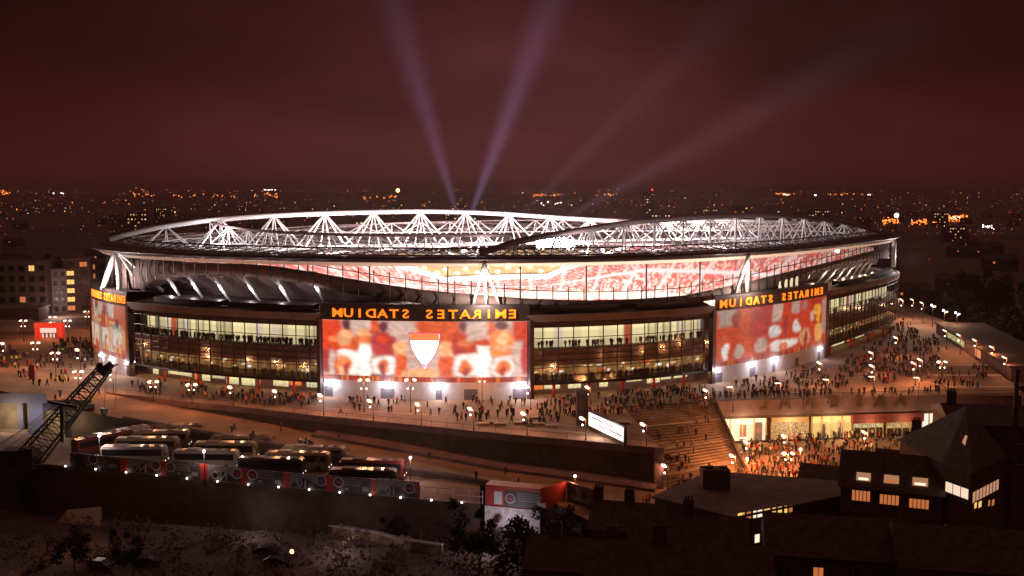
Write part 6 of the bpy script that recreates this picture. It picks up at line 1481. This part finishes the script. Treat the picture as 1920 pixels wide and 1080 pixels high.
dark_block(1500, 1590, 888, 178, 7, 'low dark roof between the flat roofed building and the terraced house', wobble=1.2, chim=())
dark_block(1640, 1720, 862, 168, 8, 'dark roof directly behind the three skylights', wobble=1.2, chim=())
dark_block(1105, 1238, 972, 150, 9, 'dark roof with a chimney just left of the flat roofed building', wobble=2.0, chim=(.08, .5))
dark_block(1180, 1400, 1000, 132, 9, 'dark roof below the flat roofed building, centre right', wobble=2.0, chim=(.5,))
dark_block(985, 1190, 1045, 134, 9, 'wide dark roof at the bottom, right of the bushes', wobble=2.0, chim=(.25, .75))
dark_block(1440, 1700, 1012, 118, 10, 'dark bluish roof below the skylight terrace', wobble=2.2, chim=())
dark_block(1690, 1960, 1035, 112, 10, 'dark roof in the bottom right corner', wobble=2.2, chim=())
dark_block(1100, 1450, 1062, 112, 9, 'dark roof along the bottom edge right of centre', wobble=2.0, chim=(.4,))
ch = thing('chimney_stack', 'tall slender dark chimney stack at the right edge of the picture', 'chimney', A(1907, 800, 150)); ch.location.z = GZ; p = A(1907, 700, 150); mb = MB(); mb.tube((p.x, p.y, GZ), (p.x, p.y, p.z), .75, 8, .30); setpar(mb.build('shaft', M['brick']), ch); mb = MB(); mb.tube((p.x, p.y, p.z), (p.x, p.y, p.z + .6), .45, 8); setpar(mb.build('cap', M['brick']), ch)
# ================================================================== railway-side waste ground at the bottom left
bw = thing('boundary_wall', 'low patchy wall catching white light across the waste ground', 'wall', G(600, 990, -13.5)); wpx = [(440, 984), (520, 990), (620, 1000), (700, 1012), (760, 1028), (830, 1038)]; wp = [G(a, b, -13.9) for a, b in wpx]
M['patchw'] = mat('patchy_masonry', (.34, .22, .17), .9, var=.7, scale=.35); mb = MB(); mc = MB()
for a, b in zip(wp[:-1], wp[1:]):
    n_ = Vector(((b - a).y, -(b - a).x, 0)).normalized() * .3
    for t, z0, z1, k in ((mb, GZ, -12.5, 1), (mc, -12.5, -12.3, 1.5)): t.add([Vector((q.x, q.y, z)) for z in (z0, z1) for q in (a + n_ * k, b + n_ * k, b - n_ * k, a - n_ * k)], [(0, 1, 5, 4), (4, 5, 6, 7), (2, 3, 7, 6), (1, 2, 6, 5), (3, 0, 4, 7)])
setpar(mb.build('wall_face', M['patchw']), bw); setpar(mc.build('coping', M['concrete']), bw)
def mound(px, py, rx, ry, h, m, name, label, seed, z=GZ):
    p = G(px, py, z); r = np.random.default_rng(seed); mb = MB(); n = 22
    ph = r.uniform(0, 6, 6)
    for j in range(n + 1):
        for i in range(n + 1):
            a, b = i / n * 2 - 1, j / n * 2 - 1; d_ = max(0, 1 - a * a - b * b); zz = h * d_ ** .7 * (1 + .35 * math.sin(a * 5 + ph[0]) * math.sin(b * 6 + ph[1]) + .2 * math.sin(a * 13 + ph[2]) + .1 * r.normal()); mb.v.append((p.x + a * rx, p.y + b * ry, z - .05 + zz))
    for j in range(n):
        for i in range(n): k = j * (n + 1) + i; mb.f.append((k, k + 1, k + n + 2, k + n + 1)); mb.m.append(0)
    o = mb.build(name, m); tag(o, label, 'mound'); return o
mound(470, 952, 8, 5, 2.2, M['gravel'], 'gravel_heap', 'pale gravel heap at the foot of the wall below the hoarding', 1)
mound(400, 958, 7, 5, 1.6, M['gravel'], 'gravel_heap', 'smaller gravel heap left of the pale one', 2)
tag(mound(650, 972, 22, 7, .25, M['gravel'], 'gravel_strip', None, 3), kind='structure')
light(G(490, 955, -10.5) + Vector((0, -6, 0)), 260, (.9, .7, .65), .3, name='yard_fill'); light(G(640, 990, -10) + Vector((0, -2, 0)), 500, (.9, .72, .66), .3, name='yard_fill')  # added lamps without fittings, brightening the gravel and low wall
mb = MB()     # undergrowth: many small leaf blades in clumps
ur = random.Random(4)
for _ in range(420):
    px, py = ur.uniform(-40, 1080), ur.uniform(950, 1120)
    if 430 < px < 840 and 960 < py < 1005 and ur.random() < .8: continue
    c = G(px, py, GZ); R_ = ur.uniform(.8, 2.4)
    for _k in range(34):
        q = c + Vector((ur.gauss(0, R_ * .6), ur.gauss(0, R_ * .6), abs(ur.gauss(0, R_ * .5)))); a = Vector((ur.uniform(-1, 1), ur.uniform(-1, 1), ur.uniform(-.2, 1))) * .3; b = Vector((ur.uniform(-1, 1), ur.uniform(-1, 1), ur.uniform(-1, 1))) * .22; mb.add([q - a, q + b, q + a, q - b], [(0, 1, 2, 3)])
tag(mb.build('undergrowth', M['scrub']), 'dry scrub and brambles covering the dark waste ground at the bottom', 'undergrowth', kind='stuff')
fr_ = random.Random(12)
for i, (px, py, h, k) in enumerate(((868, 1000, 9, 0), (890, 1010, 10, 1), (850, 1018, 7, 2), (1045, 1000, 9, 1), (1065, 1010, 8, 0), (1020, 1015, 8, 2), (915, 1035, 4.5, 4), (950, 1045, 4.5, 3), (1000, 1055, 4.5, 4), (735, 1012, 4, 3), (1050, 1050, 9, 3), (900, 1075, 10, 4), (990, 1100, 11, 3), (60, 960, 7, 3), (20, 940, 8, 4), (140, 1075, 7, 3), (90, 1040, 6, 0), (250, 1080, 7, 4))):
    p = G(px, py, GZ); tree(p.x, p.y, GZ, h, k, OL(i, 'dark tree', 'counted over the waste ground') if False else ('bare branched tree' if k < 3 else 'dark leafy tree') + ' on the waste ground ' + ['left of the cabin sheeting', 'against the white cabin sheeting', 'lowest of the trio left of the cabin', 'in front of the dark cabin wall', 'right of the cabin by the roof', 'below the cabin sign', 'at the foot of the bare trio', 'below the white sheeting', 'between cabin and dark roofs', 'standing alone on the pale gravel', 'beside the chimneyed dark roof', 'at the bottom edge left of the roofs', 'at the bottom edge under the cabin', 'near the left edge below the crane', 'farthest left below the crane', 'at the bottom left by the orange wall', 'bare one at the lower left', 'at the bottom between wall and left corner'][i], rz=fr_.uniform(0, 6))
# lit ramp patch, trestles, tarpaulin, orange corner house
rp = thing('lit_ramp', 'small orange lit concrete ramp in the scrub at lower left', 'ramp', G(155, 985, GZ)); a, b, c_, d_ = G(108, 978, -13.8), G(188, 985, -13.8), G(190, 950, -11.5), G(125, 956, -11.5)
mb = MB(); mb.quad(a, b, c_, d_); mb.add([a, b, c_, d_, Vector((a.x, a.y, -15)), Vector((b.x, b.y, -15)), Vector((c_.x, c_.y, -15)), Vector((d_.x, d_.y, -15))], [(4, 5, 1, 0), (5, 6, 2, 1), (6, 7, 3, 2), (7, 4, 0, 3)]); setpar(mb.build('surface', M['nosing']), rp); light(G(160, 975, -10) + Vector((0, -4, 1)), 260, (1, .45, .18), .3, name='ramp_glow')
oh = thing('corner_house', 'corner of an orange lit house wall at the bottom left edge', 'house', G(20, 1090, GZ)); p = G(20, 1085, -12); mb = MB(); mb.box((p.x - 3, p.y - 3, -12), (9, 6, 5.0)); setpar(mb.build('wall', M['patchw']), oh); mb = MB(); mb.box((p.x - 3, p.y - 3, -9.4), (9.6, 6.6, .3)); setpar(mb.build('roof', M['slate']), oh); light((p.x - 1, p.y - 9, -11), 120, (1, .35, .10), .3, name='house_glow')
for i, px in enumerate((634, 676)):
    p = G(px, 998 + i * 4, GZ); t = thing('cable_trestle', ['left', 'right'][i] + ' one of the two dark cable trestles standing on the pale gravel', 'trestle', p, group='cable trestles'); mb = MB()
    for sx in (-1.3, 1.3):
        mb.tube((sx, -.8, 0), (sx, 0, 2.4), .1, 4); mb.tube((sx, .8, 0), (sx, 0, 2.4), .1, 4)
    mb.build('legs', M['dsteel'], t); mb = MB(); mb.tube((-1.5, 0, 1.2), (1.5, 0, 1.2), .5, 8); mb.build('drum', M['wall_dark'], t); mb = MB(); mb.tube((-1.6, 0, 2.4), (1.6, 0, 2.4), .1, 4); mb.build('crossbar', M['dsteel'], t)
tag(mound(757, 1016, 2.2, 1.2, .9, M['concrete'], 'tarpaulin_pile', None, 9), 'small white tarpaulin covered pile beside the lone dark bush', 'pile')
for i, (px, py) in enumerate(((190, 1065), (275, 1060), (520, 1060), (500, 1040))):
    p = G(px, py, GZ); t = thing('parked_car', OL([0, 1, 3, 2][i], 'dark parked car', 'half lost in the scrub'), 'car', p, fr_.uniform(-.4, .4)); mb = MB()
    prof = [(-2.1, .35), (2.1, .35), (2.15, .85), (1.2, .98), (.5, 1.42), (-1.2, 1.42), (-1.9, 1.0), (-2.15, .9)]; n = len(prof); mb.v = [(x, -.85, z) for x, z in prof] + [(x, .85, z) for x, z in prof]; mb.f = [(k, (k + 1) % n, n + (k + 1) % n, n + k) for k in range(n)] + [tuple(range(n))[::-1], tuple(range(n, 2 * n))]; mb.m = [0] * (n + 2)
    mb.build('body', mat('car_paint_dark', (.06, .05, .06), .3, .3), t); mb = MB(); mb.box((-.3, 0, 1.2), (1.9, 1.74, .30)); mb.build('windows', M['dglass'], t)
    for x in (-1.3, 1.3):
        for s_ in (-1, 1): mb = MB(); mb.tube((x, s_ * .65, .33), (x, s_ * .88, .33), .33, 10); mb.build('wheel', M['black'], t)
# ------------------------------------------------------------------ night haze over the whole scene
hm = bpy.data.materials.new('haze'); hm.use_nodes = True; t = hm.node_tree; t.nodes.clear(); o_ = t.nodes.new('ShaderNodeOutputMaterial'); pv = t.nodes.new('ShaderNodeVolumePrincipled'); pv.inputs['Color'].default_value = (.95, .66, .62, 1); pv.inputs['Density'].default_value = .00010; t.links.new(pv.outputs[0], o_.inputs['Volume'])
mb = MB(); mb.box((0, 12500, 105), (56000, 26000, 252)); hz = mb.build('haze', hm); tag(hz, 'thin reddish night haze lying over the city', kind='stuff')
